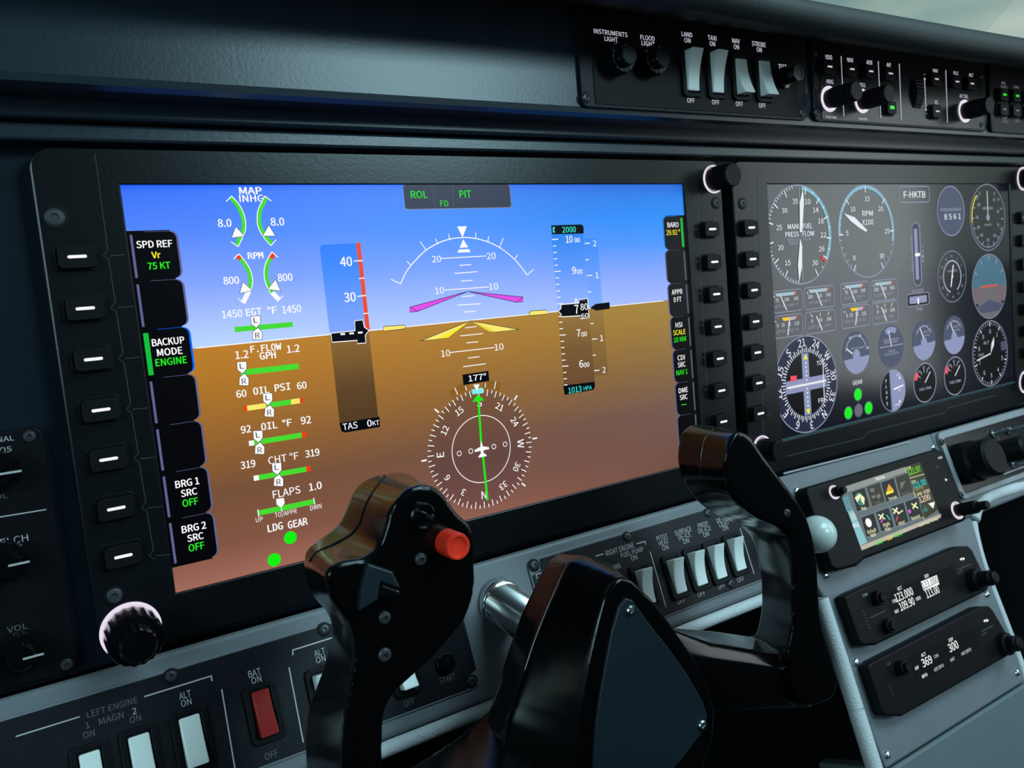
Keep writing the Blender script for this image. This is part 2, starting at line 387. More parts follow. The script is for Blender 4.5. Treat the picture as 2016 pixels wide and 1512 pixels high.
# =================================================================== shared fittings
def screw(pl, u, v, r, parent, mat=M_STEEL, recess=False, name='screw', dome=.0012):
    a, b = pl.L(u, v); mb = MB()
    if recess: lathe(mb, pl, a, b, [(r * 1.35, -.0005), (r * 1.35, .0003), (r * 1.02, .0004), (r, .0002), (0, .0002)], M_KEY, 20)
    lathe(mb, pl, a, b, [(r, -.0005), (r, dome * .4), (r * .8, dome * .85), (r * .42, dome), (r * .40, dome * .35), (0, dome * .3)], mat, 20)
    return link(name, mb, parent, smooth=False)
def soft_key(pl, u, v, wd, hg, parent, lit=G_W, dash=(.0045, .0009), th=.003):
    """raised bezel key whose legend dash is centred on pixel u,v"""
    p = pl.up(th); a, b = p.L(u, v)
    mb = MB(); ringp(mb, pl, rrect(a - wd / 2 - .0011, b - hg / 2 - .0011, a + wd / 2 + .0011, b + hg / 2 + .0011, .0022), rrect(a - wd / 2, b - hg / 2, a + wd / 2, b + hg / 2, .0016), 0, .0005, M_BLACK)
    prism(mb, pl, rrect(a - wd / 2, b - hg / 2, a + wd / 2, b + hg / 2, .0016), 0, th, M_KEY)
    k = link('soft_key', mb, parent, .0006)
    pr = Print(p, .00005); d = dash; pr.raw(rrect(a - d[0] / 2, b - d[1] / 2, a + d[0] / 2, b + d[1] / 2, d[1] * .45, 3), lit); pr.build('key_light', k)
    return k
def knob(pl, u, v, r, h, parent, ring=None, mat=M_GLOSS, knurl=.05, inner=True, name='knob', seg=36, rr=None):
    """control knob with its base centred on pixel u,v; ring = lit collar material"""
    a, b = pl.L(u, v); mb = MB()
    lathe(mb, pl, a, b, [(r * .92, 0), (r * .92, h * .12), (r, h * .14), (r, h * .62), (r * .96, h * .66)] + ([(r * .62, h * .67)] if inner else [(r * .96, h * .97), (r * .9, h), (0, h)]), mat, seg, knurl)
    if inner: lathe(mb, pl, a, b, [(r * .66, h * .66), (r * .66, h * .95), (r * .6, h), (0, h)], mat, seg, knurl)
    k = link(name, mb, parent)
    if ring:
        m2 = MB(); q = rr or r * 1.16
        lathe(m2, pl, a, b, [(q, 0), (q, .0006), (q * .97, .0009), (q * .92, .0009), (q * .90, .0004), (q * .90, 0)], ring, 48)
        link('lit_ring', m2, k)
    return k
def rocker(pl, u, v, wd, hg, parent, mat=M_IVORY, hi='top', rise=.0075, label=None, house=.0032):
    a, b = pl.L(u, v); mb = MB()
    ringp(mb, pl, rrect(a - wd / 2 - house, b - hg / 2 - house, a + wd / 2 + house, b + hg / 2 + house, .0025), rrect(a - wd / 2 - .0006, b - hg / 2 - .0006, a + wd / 2 + .0006, b + hg / 2 + .0006, .0006), 0, .0016, M_BLACK)
    hs = link('rocker_switch', mb, parent, .0005)
    if label: hs['label'] = label
    s = 1 if hi == 'top' else -1; pf = []
    for i in range(13):
        t = i / 12; y = -hg / 2 + hg * t; pf.append((y * s, .0022 + (rise - .0022) * (t ** 2.1)))
    pf = [(-s * hg / 2, 0)] + pf + [(s * hg * .5 * 1.0, 0)]
    v_ = []; m2 = MB(); n_ = len(pf)
    for sx in (-1, 1):
        for y, d in pf: v_.append(pl.W(a + sx * wd / 2, b + y, d))
    m2.add(v_, [tuple(range(n_)), tuple(range(2 * n_ - 1, n_ - 1, -1))] + [(i, n_ + i, n_ + (i + 1) % n_, (i + 1) % n_) for i in range(n_)], mat)
    link('rocker', m2, hs, .0007)
    return hs

# =================================================================== primary flight display
WS, HS = .3105, .17015
pfd = thing('primary_flight_display', (.155, .0, -.189), 'large left display showing blue and brown horizon with airspeed and altitude tapes', 'flight display')
BZ = A.up(.0012)
bx0, bx1 = BZ.L(65, 380)[0], BZ.L(1421, 372)[0]; bzt = .0142; bzb = -.1895
mb = MB(); ringp(mb, A, rrect(bx0, bzb, bx1, bzt, .008, 6), rrect(0, -HS, WS, 0, .0002, 6), -.009, .0012, M_BEZEL, di=-.0003)
link('bezel', mb, pfd, .0008)
def screen(parent, a0, b0, a1, b1, mat, name='screen', pl=A, d=0):
    mb = MB(); v = [pl.W(a0, b0, d), pl.W(a1, b0, d), pl.W(a1, b1, d), pl.W(a0, b1, d)] + [pl.W(a0, b0, d - .003), pl.W(a1, b0, d - .003), pl.W(a1, b1, d - .003), pl.W(a0, b1, d - .003)]
    mb.add(v, [(0, 1, 2, 3), (7, 6, 5, 4), (0, 4, 5, 1), (1, 5, 6, 2), (2, 6, 7, 3), (3, 7, 4, 0)], mat)
    return link(name, mb, parent)
HZ = (A.L(387, 685)[1] + A.L(1308, 592)[1]) / 2
sc = screen(pfd, 0, -HS, WS, 0, ramp_screen('attitude_ground', HZ, -HS,
     [(0, (188, 124, 28)), (.15, (176, 116, 28)), (.45, (140, 92, 42)), (.62, (118, 78, 52)), (.85, (130, 84, 66)), (1, (160, 105, 90))],
     [(0, (160, 128, 44)), (.15, (154, 118, 42)), (.4, (134, 100, 56)), (.65, (114, 84, 74)), (.85, (114, 80, 70)), (1, (112, 76, 64))], .04, .29))
sky = MB(); sky.add([A.W(0, HZ, .00004), A.W(WS, HZ, .00004), A.W(WS, 0, .00004), A.W(0, 0, .00004)], [(0, 1, 2, 3)],
     ramp_screen('attitude_sky', 0, HZ, [(0, (10, 90, 248)), (.04, (52, 112, 248)), (.3, (80, 132, 250)), (.6, (128, 160, 252)), (.85, (170, 196, 255)), (1, (188, 214, 255))],
     [(0, (0, 92, 210)), (.1, (0, 120, 230)), (.3, (6, 136, 246)), (.5, (62, 144, 250)), (.75, (128, 162, 250)), (1, (160, 182, 252))], .02, .29))
link('sky_area', sky, sc)

# soft key label columns
rowL = [(351, 453), (364.6, 545), (378, 640.2), (390.6, 733), (402, 826.3), (415, 915.5), (426.6, 1004), (437.5, 1093)]
rb = [A.L(*p)[1] for p in rowL]; rb = [rb[0] + (rb[7] - rb[0]) * i / 7 for i in range(8)]
wl = A.L(351, 470)[0]; wr = A.L(1304, 440)[0]
pr = Print(A)
pr.raw([(0, rb[7] - .0004), (wl - .003, rb[7] - .0004), (wl - .003, rb[0] + .0002), (0, rb[0] + .0002)], G_KEYBG)
for i in range(7):
    t, bt = rb[i] - .0002, rb[i + 1] + .0002; E = G_BLUE if i == 2 else G_EDGE
    pr.raw(rrect(.004, bt + .0001, wl, t, .003), E); pr.raw(rrect(0, bt + .0001, wl - .0008, t - .00015, .0028), G_KEYBG)
    pr.raw(rrect(.0010, bt + .001, .0030 if i == 2 else .0020, t - .0012, 0), G_GDK if i == 2 else G_EDGE)
for t, u, v, wd, h, m in (('SPD REF', 304, 480.5, 71, 13.5, G_W), ('Vr', 307, 502, 18, 12.5, G_YEL), ('75 KT', 313, 523, 45, 13, G_GREEN), ('BACKUP', 331, 672, 64, 13.5, G_W), ('MODE', 334, 692, 50, 13.5, G_W), ('ENGINE', 337, 711, 62, 13.5, G_GREEN),
    ('BRG 1', 368.4, 950, 47, 13.5, G_W), ('SRC', 372, 969, 32, 13, G_W), ('OFF', 374.5, 988.5, 31, 13.5, G_GREEN), ('BRG 2', 381.6, 1038, 48, 13.5, G_W), ('SRC', 384.6, 1057, 32, 13, G_W), ('OFF', 386.6, 1076, 31, 13.5, G_GREEN)):
    pr.text(t, u, v, wd, h, m, bold=1)
pr.build('left_key_labels', sc)
pr = Print(A)
pr.raw([(wr + .003, rb[7] - .0004), (WS, rb[7] - .0004), (WS, rb[0] + .0002), (wr + .003, rb[0] + .0002)], G_KEYBG)
for i in range(7):
    t, bt = rb[i] - .0002, rb[i + 1] + .0002
    pr.raw(rrect(wr, bt + .0001, WS - .004, t, .003), G_EDGE if i else G_BLUE2); pr.raw(rrect(wr + .0009, bt + .0001, WS, t - .00015, .0028), G_KEYBR if i < 3 else G_KEYBG)
    pr.raw(rrect(WS - .0036 if i == 0 else WS - .0030, bt + .001, WS - .0019, t - .0012, 0), G_GDK if i == 0 else G_EDGEG)
for t, u, v, wd, h, m in (('BARO', 1324.5, 442.6, 22, 9.5, G_W), ('29.92 "', 1325, 457.5, 27, 9.5, G_YEL), ('APPR', 1332.5, 574.5, 21, 9.5, G_W), ('0 FT', 1333.5, 589.5, 15, 9.5, G_W), ('HSI', 1336, 639.5, 13, 9.5, G_W), ('SCALE', 1337, 654, 24, 9.5, G_YEL), ('10 NM', 1338, 668, 24, 9.5, G_GREEN),
    ('CDI', 1340.5, 704, 14, 9.5, G_W), ('SRC', 1341.6, 717.6, 15, 9.5, G_W), ('NAV 1', 1342, 732.6, 22, 9.5, G_GREEN), ('DME', 1344.6, 768, 18, 9.5, G_W), ('SRC', 1345.5, 781.6, 15, 9.5, G_W)):
    pr.text(t, u, v, wd, h, m, bold=.6)
pr.line((1341, 797), (1351, 796), 1.5, G_GREEN)
pr.build('right_key_labels', sc)

# mode annunciator
pr = Print(A)
a0, a1 = A.L(793, 365)[0], A.L(1004, 380)[0]; b1 = A.L(900, 410)[1]
pr.raw(rrect(a0 - .0002, b1 - .0003, a1 + .0003, 0, .0015), G_DIALR); pr.raw(rrect(a0, b1, a1, 0, .0014), glow('annun_grey', lin(58, 64, 84)))
pr.line((853, 366), (855, 411), 1, G_EDGEG); pr.line((891, 366), (893, 410), 1, G_EDGEG)
pr.text('ROL', 825, 383, 33, 14, G_GREEN, .6); pr.text('FD', 874.5, 400.5, 16, 11.5, G_GREEN, .2); pr.text('PIT', 915.6, 382, 23, 14, G_GREEN, .6)
pr.build('mode_annunciator', sc)

# engine strip
MODE = 'mono'
pr = Print(A)
for t, u, v, wd, h, bo in (('MAP', 493, 375.5, 45, 13.5, 1), ('INHG', 495, 390.5, 48, 13.5, .8), ('8.0', 442, 439, 27, 15, .8), ('8.0', 546, 436.5, 27, 15, .8), ('RPM', 503, 503, 31, 12.5, 1), ('800', 455, 552, 31, 14.5, .8), ('800', 561, 546, 29, 14.5, .8),
    ('1450', 457, 618, 40, 14.5, .6), ('EGT', 499.5, 614, 31, 14, .8), ('°F', 535.5, 611, 19, 14, .8), ('1450', 574, 608.5, 37, 14.5, .6), ('1.2', 476, 698, 26, 15, .8), ('F.FLOW', 523.6, 684.7, 61, 13, .9), ('GPH', 527, 699.5, 32, 13.5, .9), ('1.2', 577, 686.5, 25, 14, .8),
    ('60', 475, 775, 20, 14, .8), ('OIL', 514.3, 768.5, 32, 13.5, .8), ('PSI', 556, 762, 31, 13.5, .8), ('60', 593.8, 758.8, 19, 13.5, .8), ('92', 484, 845, 20, 14, .8), ('OIL', 530, 838, 32, 13.5, .8), ('°F', 565, 832.5, 19, 13.5, .8), ('92', 602, 827, 20, 14, .8),
    ('319', 488, 914, 29, 14, .8), ('CHT', 546, 904, 36, 14, .3), ('°F', 578.5, 898, 17, 13.5, .3), ('319', 614.6, 891.7, 28, 13.5, .8), ('FLAPS', 564, 968.5, 54, 14.5, .3), ('1.0', 620.5, 957, 25, 14, .8), ('UP', 510.4, 1022.6, 14, 8.5, .1), ('TO/APPR', 562.5, 1010, 43, 9, .1), ('DWN', 621.5, 998, 22, 9, .1),
    ('LDG', 541.6, 1037.5, 30, 14, .9), ('GEAR', 586, 1029.5, 39, 14, .9)):
    MODE = 'mono' if t in ('OIL', 'PSI', 'LDG', 'GEAR', 'F.FLOW', 'GPH', 'RPM', 'EGT') else 'sans'; pr.text(t, u, v, wd, h, G_W, bold=bo)
MODE = 'sans'
arcs = [([(455.6, 386), (470.4, 402.6), (479.6, 421), (483.3, 439.6), (481.5, 458), (468.5, 486)], 1, (445, 397), (454.6, 476), 0),
        ([(521, 386), (509, 410), (506, 426.7), (508, 447), (518.5, 467), (533, 483.7)], -1, (534, 396), (543.5, 472), 0),
        ([(470, 500), (483, 515.6), (492.6, 532), (497, 552.6), (492.6, 575), (481.5, 598)], 1, (459, 510), (468.5, 588), 1),
        ([(535, 496), (523, 517.4), (519.4, 538), (523, 558), (533, 578.5), (547, 593)], -1, (547, 507), (556.5, 582), 1)]
for P, sd, t0, t1, k in arcs:
    off = 4.2 if sd < 0 else -4.2
    if k:
        pr.pline(P[:-1], 7.5, G_GBAR, off); pr.pline([P[0], ((P[0][0] * 2 + P[1][0]) / 3, (P[0][1] * 2 + P[1][1]) / 3), ((P[0][0] + P[1][0]) / 2, (P[0][1] + P[1][1]) / 2)], 9, G_RED, off, 0); pr.pline(P[-2:], 8, G_W, off, 0)
    else: pr.pline(P, 7.5, G_GBAR, off)
    pr.pline(P, 1.8, G_W, 0); pr.line(t0, P[0], 1.8, G_W); pr.line(t1, P[-1], 1.8, G_W)
for T in (((464, 447), (456, 468), (480.5, 465)), ((529, 444), (541, 464.5), (517, 464.5)), ((478, 556), (472, 577), (496, 572)), ((542, 551), (551.5, 572.5), (527, 569.5))):
    c = np.mean(T, 0); pr.poly([c + (np.array(p) - c) * 1.12 for p in T], G_DIALN); pr.poly(T, G_W)
def gbar(p, q, segs, wpx=10):
    p = np.array(p); q = np.array(q)
    for t0, t1, m in segs: pr.line(p + (q - p) * t0, p + (q - p) * t1, wpx, m)
def flag(u, v, ch, up):
    s = -1 if up else 1
    pts = [(-9, -9 * s), (9, -10 * s), (9.5, 4 * s), (1.5, 13.5 * s), (-8, 6 * s)]
    pr.poly([(u + x * 1.1, v + y * 1.1) for x, y in pts], G_DIALN); pr.poly([(u + x, v + y) for x, y in pts], G_W)
    pr.text(ch, u + .3, v - 1.5 * s, 8.5, 10.5, G_DIALN, .1)
gbar((461.6, 649), (576, 638.6), [(0, 1, G_GBAR)]); flag(502.7, 632, 'L', 0); flag(506, 658.8, 'R', 1)
gbar((473, 734), (587.5, 721), [(0, 1, G_GBAR)], 11); flag(475.4, 722, 'L', 0); flag(479.5, 749, 'R', 1)
gbar((480.4, 804.5), (595.6, 788), [(0, .05, G_RED), (.05, .37, G_LYEL), (.37, .8, G_GBAR), (.8, .95, G_LYEL), (.95, 1, G_RED)]); flag(526, 784, 'L', 0); flag(529.5, 810.6, 'R', 1)
gbar((489.6, 873), (602.4, 855), [(0, .09, G_W), (.09, .92, G_GBAR), (.92, 1, G_RED)]); flag(507, 857.5, 'L', 0); flag(510.4, 884, 'R', 1)
gbar((499, 941.7), (611, 921.9), [(0, .09, G_W), (.09, .92, G_GBAR), (.92, 1, G_RED)]); flag(544, 921, 'L', 0); flag(547.5, 947, 'R', 1)
gbar((507.6, 1010), (618, 987), [(0, 1, G_GBAR)]); pr.line((507, 1003), (509, 1017), 2, G_W); pr.line((617, 980), (619, 993), 2, G_W)
pr.poly([(543, 982), (558, 980), (560, 990), (553, 999), (544, 993)], G_W); pr.line((553, 996), (554, 1007), 1.5, G_W)
pr.disc(A.L(571, 1058), 12.3 / A.sc(571, 1058)[1], G_LIME); pr.disc(A.L(539.3, 1101.7), 12.6 / A.sc(539, 1101)[1], G_LIME)
pr.build('engine_strip', sc)
MODE = 'sans'

# airspeed tape
pr = Print(A)
a0, a1 = A.L(631, 500)[0], A.L(700, 490)[0]
pr.raw(rrect(a0, HZ, a1 + .0012, A.L(631, 482)[1], .0018), ramp_mat_sky := ramp_screen('tape_sky', 0, HZ, [(0, (0, 95, 245)), (.35, (0, 112, 255)), (.6, (60, 135, 250)), (1, (130, 165, 250))], [(0, (0, 95, 245)), (.35, (0, 112, 255)), (.6, (60, 135, 250)), (1, (130, 165, 250))]))
pr.raw(rrect(a0, A.L(672, 840)[1], A.L(727, 660)[0], HZ, 0), ramp_screen('tape_ground', HZ, -HS, [(0, (140, 98, 30)), (.25, (92, 62, 22)), (.5, (72, 46, 18)), (1, (60, 40, 20))], [(0, (140, 98, 30)), (.25, (92, 62, 22)), (.5, (72, 46, 18)), (1, (60, 40, 20))]))
pr.line((705, 478), (724, 649), 8.5, glow('tape_red', lin(240, 78, 45)))
for y, x in ((513.5, 708), (548, 711.5), (582, 715), (617, 720)): pr.line((x - 5, y + .4), (x + 6, y - .4), 2, G_W)
pr.line((696, 514), (711, 513), 2, G_W); pr.line((703, 583.5), (718, 582), 2, G_W)
pr.text('40', 681, 515, 24, 18, G_W, .7); pr.text('30', 688.6, 585, 23, 18, G_W, .7)
bxp = [(651, 656), (699, 651), (698, 631.6), (714, 629.7), (717, 644), (726, 650.7), (719, 660), (720, 675), (704, 676.5), (703, 670), (653.6, 674)]
pr.poly(bxp, G_BLK); pr.pline(bxp + [bxp[0]], 1.8, G_W, 0, 0)
for x, y in ((674.6, 658), (692, 656.5), (709, 655)): pr.line((x - 4.5, y), (x + 4.5, y - .5), 3.6, G_W)
pr.poly([(668, 833), (746.8, 820.5), (747.8, 840.5), (679, 851.5), (672, 849)], G_BLK)
pr.text('TAS', 689, 838.5, 29, 12.5, G_W, .3); pr.text('0', 727, 833, 9, 12.5, G_W, .6); pr.text('KT', 739.7, 832.5, 13, 9, G_W, .3)
pr.build('airspeed_tape', sc)

# attitude symbols
pr = Print(A)
pr.line((386, 685.3), (1306, 592.2), 1.8, G_W)
pr.pline([(788.5, 559), (797, 540), (809, 522.5), (838, 493), (873.8, 474), (909.5, 467.8), (945, 471.5), (981, 486), (1012.7, 510.6), (1037.7, 541.6)], 2, G_W)
for s in (((769.4, 550), (788.5, 559)), ((1037.7, 541.6), (1050.4, 530.5)), ((801, 514.6), (809, 522.5)), ((827, 475.7), (839, 492.8)), ((856.7, 470), (862, 481)), ((883, 461), (885.3, 473)), ((936.5, 458), (936, 469)), ((962, 465.4), (960, 476)), ((990.5, 468.6), (983, 487.6)), ((1018.6, 502), (1012.7, 510.6)),
    ((867.8, 509), (957, 504)), ((904.4, 522.5), (927.4, 521)), ((894.4, 538.4), (939.7, 534.8)), ((906.7, 553.5), (930, 552)), ((875, 571), (963, 565)), ((908.7, 584), (932.5, 582)), ((900.4, 600.7), (946, 598)), ((912.7, 614.6), (935.7, 612.6)), ((915.5, 645.5), (938, 642.8)), ((905.5, 661.4), (950.4, 656.6)),
    ((918, 675), (941, 673)), ((885.7, 694), (973.8, 684)), ((920.6, 705), (943.6, 702)), ((911.5, 722), (956, 716))): pr.line(*s, 1.7, G_W)
pr.poly([(899.6, 446), (918.6, 445.5), (910.3, 467.8)], G_W); pr.poly([(911.5, 471), (904.5, 488), (921.5, 487)], G_W); pr.poly([(902.5, 491.5), (923.5, 490.5), (925.5, 496.5), (900.5, 497.5)], G_W)
for t, u, v in (('20', 859, 510), ('20', 966.6, 504), ('10', 865, 572), ('10', 971.4, 564), ('10', 877, 695.5), ('10', 982, 683)): pr.text(t, u, v, 17.5, 12.5, G_W, .2)
def outl(pts, m, wpx=1.2):
    pr.poly(pts, m); pr.pline(list(pts) + [pts[0]], wpx, G_DIALN, 0, 0)
outl([(920, 574), (806, 605), (806.4, 614.6), (822, 613)], G_MAG); outl([(921, 574), (1029.3, 584.8), (1029.3, 594), (1015.8, 595)], G_MAG)
pr.line((806.4, 605), (822, 613), 1, G_DIALN); pr.line((1029, 585), (1016, 595), 1, G_DIALN)
outl([(925.4, 631.6), (828, 671), (881.7, 665)], G_LYEL); outl([(925.4, 631.6), (1021.4, 648.7), (974, 654)], G_LYEL)
pr.poly([(925.4, 631.6), (881.7, 665), (862, 667)], G_YEL); pr.poly([(925.4, 631.6), (974, 654), (962, 652)], G_YEL)
outl([(754.8, 642.8), (794.4, 640), (799, 643.5), (795, 647.5), (755.5, 652.2)], G_LYEL); outl([(1040.4, 615.8), (1046.4, 612), (1076, 610.6), (1076.6, 618.6), (1044.4, 621.3)], G_LYEL)
pr.build('attitude_symbols', sc)

# altitude and vertical speed tapes
pr = Print(A); c6 = lambda x, y: (1060 + x * .238, 430 + y * .238)
VS = ramp_screen('vsi_sky', 0, HZ, *([[(0, (0, 120, 240)), (.4, (25, 130, 245)), (.7, (90, 150, 250)), (1, (130, 172, 250))]] * 2))
VG = ramp_screen('vsi_ground', HZ, -HS, *([[(0, (150, 115, 45)), (.2, (135, 98, 38)), (.45, (112, 80, 42)), (1, (100, 70, 48))]] * 2))
aL, aM, aR = A.L(*c6(110, 200))[0], A.L(*c6(376, 200))[0], A.L(*c6(492, 250))[0]
pr.raw(rrect(aM, HZ, aR, A.L(*c6(430, 165))[1], .0015), VS); pr.raw(rrect(aM, A.L(*c6(510, 1300))[1], aR, HZ, .0015), VG)
pr.raw(rrect(aL, HZ, aM - .0002, A.L(*c6(240, 128))[1], 0), ramp_mat_sky2 := ramp_screen('alt_sky', 0, HZ, *([[(0, (0, 120, 235)), (.4, (10, 125, 240)), (.65, (80, 145, 248)), (1, (150, 180, 252))]] * 2)))
pr.raw(rrect(aL, A.L(*c6(330, 1370))[1], aM - .0002, HZ, 0), ramp_screen('alt_ground', HZ, -HS, *([[(0, (150, 112, 40)), (.2, (118, 84, 34)), (.45, (100, 64, 34)), (1, (100, 60, 30))]] * 2)))
pr.poly([c6(105, 58), c6(350, 50), c6(365, 58), c6(372, 72), c6(373, 125), c6(111, 132)], G_BLK); pr.poly([c6(205, 1383), c6(465, 1350), c6(466, 1395), c6(455, 1418), c6(215, 1460)], G_BLK)
pr.text('2000', 1120, 452, 27, 11, G_CYAN, .5); pr.text('1013', 1131.6, 767, 26, 11, G_CYAN, .5); pr.text('HPA', 1156.7, 763.7, 16, 7.5, G_CYAN, .3)
pr.poly([c6(117, 72), c6(137, 72), c6(127, 95), c6(137, 117), c6(119, 118)], G_CYAN)
for i, y in enumerate((174, 229, 282, 335, 388, 439, 493, 547, 600, 653, 706, 810, 860, 913, 965, 1017, 1069, 1121, 1173, 1222, 1275, 1327, 1378)):
    lg = y in (174, 439, 706, 965, 1222); x = 110 + (y - 174) * .080 + (0 if lg else 4); pr.line(c6(x, y + 1), c6(x + (52 if lg else 28), y - 2), 1.8, G_W)
for t, x, y, w_, h in (('10', 252, 172, 13, 14), ('00', 318, 180, 11, 9), ('9', 292, 430, 7.5, 14), ('00', 338, 440, 11, 9), ('7', 330, 947, 7.5, 14), ('00', 376, 957, 11, 9), ('6', 352, 1203, 7.5, 14), ('00', 396, 1210, 11, 9), ('8', 312, 682, 7, 9)):
    pr.text(t, *c6(x, y), w_, h, G_W, .5)
for y, x in ((207, 380), (473, 400), (998, 440), (1258, 458)): pr.line(c6(x, y + 1), c6(x + 44, y - 2), 1.8, G_W)
for y, x in ((342, 388), (608, 408), (870, 428), (1131, 447)): pr.line(c6(x, y + 1), c6(x + 26, y - 1), 1.8, G_W)
for t, x, y in (('2', 463, 207), ('1', 483, 470), ('1', 520, 990), ('2', 540, 1253)): pr.text(t, *c6(x, y), 6.5, 11.5, G_W, .1)
rp = [c6(*p) for p in ((185, 712), (335, 700), (335, 672), (403, 662), (418, 822), (345, 830), (343, 805), (190, 815), (183, 790), (162, 767), (183, 745))]
pr.poly(rp, G_BLK); pr.pline(rp + [rp[0]], 1.8, G_W, 0, 0)
pr.text('7', *c6(313, 752), 8, 17, G_W, .6); pr.text('80', *c6(375, 731), 14.5, 12.5, G_W, .4); pr.text('60', *c6(380, 803), 14.5, 8, G_W, .4); pr.line(c6(350, 682), c6(392, 677), 1.6, G_EDGEG)
pr.poly([c6(425, 740), c6(470, 708), c6(585, 693), c6(588, 748), c6(475, 762)], G_BLK)
pr.build('altitude_tape', sc)

# compass rose
pr = Print(A); hc = A.L(947.7, 883.9); sr = 1 / A.sc(947.7, 883.9)[1]
for q0, q1 in ((-42, -12), (12, 42)): pr.arc(hc, 124 * sr, 20 * sr, G_BRN3, q0 * .62, q1 * .62, 12)
pr.disc(hc, 113 * sr, ramp_screen('rose_ground', -.085, -HS, *([[(0, (128, 86, 42)), (.35, (112, 76, 52)), (.65, (98, 66, 60)), (1, (118, 76, 70))]] * 2)))
HD = 177
pr.ticks(hc, 103 * sr, 116 * sr, [k - HD for k in range(0, 360, 10)], 1.7 * sr, G_W); pr.ticks(hc, 109 * sr, 116 * sr, [k - HD for k in range(5, 360, 10)], 1.7 * sr, G_W)
pr.ticks(hc, 119 * sr, 130 * sr, [-135, -90, -45, 45, 90, 135], 3 * sr, G_W); pr.ticks(hc, 119 * sr, 134 * sr, [-20, 20], 1.8 * sr, G_W); pr.ticks(hc, 119 * sr, 128 * sr, [-10, 10], 1.8 * sr, G_W)
for k, t in ((0, 'N'), (30, '3'), (60, '6'), (90, 'E'), (120, '12'), (150, '15'), (180, 'S'), (210, '21'), (240, '24'), (270, 'W'), (300, '30'), (330, '33')):
    q = math.radians(k - HD); pr.text(t, 0, 0, -1.0, (15 if t.isalpha() else 12.5) * sr, G_W, .35, k - HD, local=(hc[0] + 90 * sr * math.sin(q), hc[1] + 90 * sr * math.cos(q)))
pr.arc(hc, 65 * sr, 1.5 * sr, G_W)
for x, y in ((435, 900), (553, 876), (790, 829), (905, 805)): pr.arc(A.L(820 + x * .1917, 720 + y * .1917), 4.5 * sr, 1.3 * sr, G_W, n=18)
pr.poly([(909.5, 737.6), (960.5, 730), (962.3, 749.7), (911.6, 758)], G_BLK); pr.text('177°', 939, 743, 35, 11.5, G_W, .5)
pr.poly([(927.3, 767), (949.4, 763), (950.3, 773.7), (929, 776.5)], G_CYB); pr.poly([(930.8, 757.4), (943.3, 756.4), (938.3, 769.5)], G_W)
pr.line((941, 785), (946.3, 870), 4.2, G_LIME); pr.line((949.5, 893), (959, 985), 4.2, G_LIME); pr.poly([(940.4, 776.2), (951.9, 788), (928.9, 791)], G_LIME)
ap = [(0, 16), (2, 10), (2.5, 5), (16, 1), (16, -3), (3, -3), (3, -8), (9, -13), (9, -15.5), (-9, -15.5), (-9, -13), (-3, -8), (-3, -3), (-16, -3), (-16, 1), (-2.5, 5), (-2, 10)]
pr.raw([(hc[0] + x * sr, hc[1] + y * sr) for x, y in ap], G_W)
pr.build('compass_rose', sc)

for u, v in ((152, 505), (168, 607), (184, 707), (199, 807), (214, 904), (229, 1001), (243, 1095)): soft_key(BZ, u, v, .0132, .0088, pfd, dash=(.0068, .0012), th=.0035)
for u, v in ((1403, 451), (1407, 515.5), (1411, 579), (1414, 643), (1418, 706), (1421, 769), (1425, 830)): soft_key(BZ, u, v, .0120, .0088, pfd, dash=(.0062, .0013), th=.0045)
for u, v, r in ((108, 428, .0036), (1409, 400, .0028), (225, 1172, .0030)): screw(BZ, u, v, r, pfd, M_BEZ2, recess=True)
knob(BZ, 258, 1241, .0108, .022, pfd, G_RING, rr=.0118); knob(BZ, 1404, 353, .0074, .0165, pfd, G_RING, mat=M_KEY, knurl=.03, rr=.0086, inner=False)
# engraved routing lines from keys to screen
def grooves(pl, parent, pts, name='engraved_line'):
    pr = Print(pl, .0001)
    for P in pts: pr.pline(P, 1.5, M_BEZ2, 0, 0)
    pr.build(name, parent)
gl_ = [[(187, 303), (212, 492)]]
ks = [(152, 505), (168, 607), (184, 707), (199, 807), (214, 904), (229, 1001), (243, 1095)]
for i, (u, v) in enumerate(ks):
    x = 212 + i * 15 ; gl_.append([(x, v - 12), (x - 9, v - 1), (x + 2, v + 6)])
    if i < 6: gl_.append([(x + 2, v + 6), (x + 15, ks[i + 1][1] - 12)])
    gl_.append([(x + 4, v - 1), (x + 34, v - 4)])
grooves(BZ, pfd, gl_)
grooves(BZ, pfd, [[(1373, 385), (1381, 560), (1391, 760)]] + [[(1364 + i * 4.5, 452 + i * 63), (1373 + i * 4.0, 451 + i * 63)] for i in range(6)])

# =================================================================== multifunction display
mfd = thing('engine_gauge_display', (.54, 0, -.189), 'dark right display showing round engine and flight gauges', 'flight display')
m0 = A.L(1508, 372)[0]; m1 = m0 + WS - .005
mx0 = BZ.L(1442, 372)[0]
mb = MB(); ringp(mb, A, rrect(mx0, bzb, m1 + .033, bzt, .008, 6), rrect(m0, -HS, m1, 0, .0002, 6), -.009, .0012, M_BEZEL, di=-.0003)
link('bezel', mb, mfd, .0008)
mm = bpy.data.materials.new('display_glass_dark'); mm.use_nodes = True; b_ = mm.node_tree.nodes['Principled BSDF']
b_.inputs['Base Color'].default_value = (.004, .004, .005, 1); b_.inputs['Roughness'].default_value = .16; b_.inputs['Specular IOR Level'].default_value = .5
b_.inputs['Emission Color'].default_value = lin(9, 11, 22); b_.inputs['Emission Strength'].default_value = 1
ms = screen(mfd, m0, -HS, m1, 0, mm)
pr = Print(A); pr.raw(rrect(m0 + .001, -HS + .0002, m1, -HS + .0012, 0), glow('screen_teal', lin(50, 85, 92))); pr.build('screen_edge_line', ms)
def gauge(u, v, ry): c = A.L(u, v); s = 1 / A.sc(u, v)[1]; return c, s, ry * s
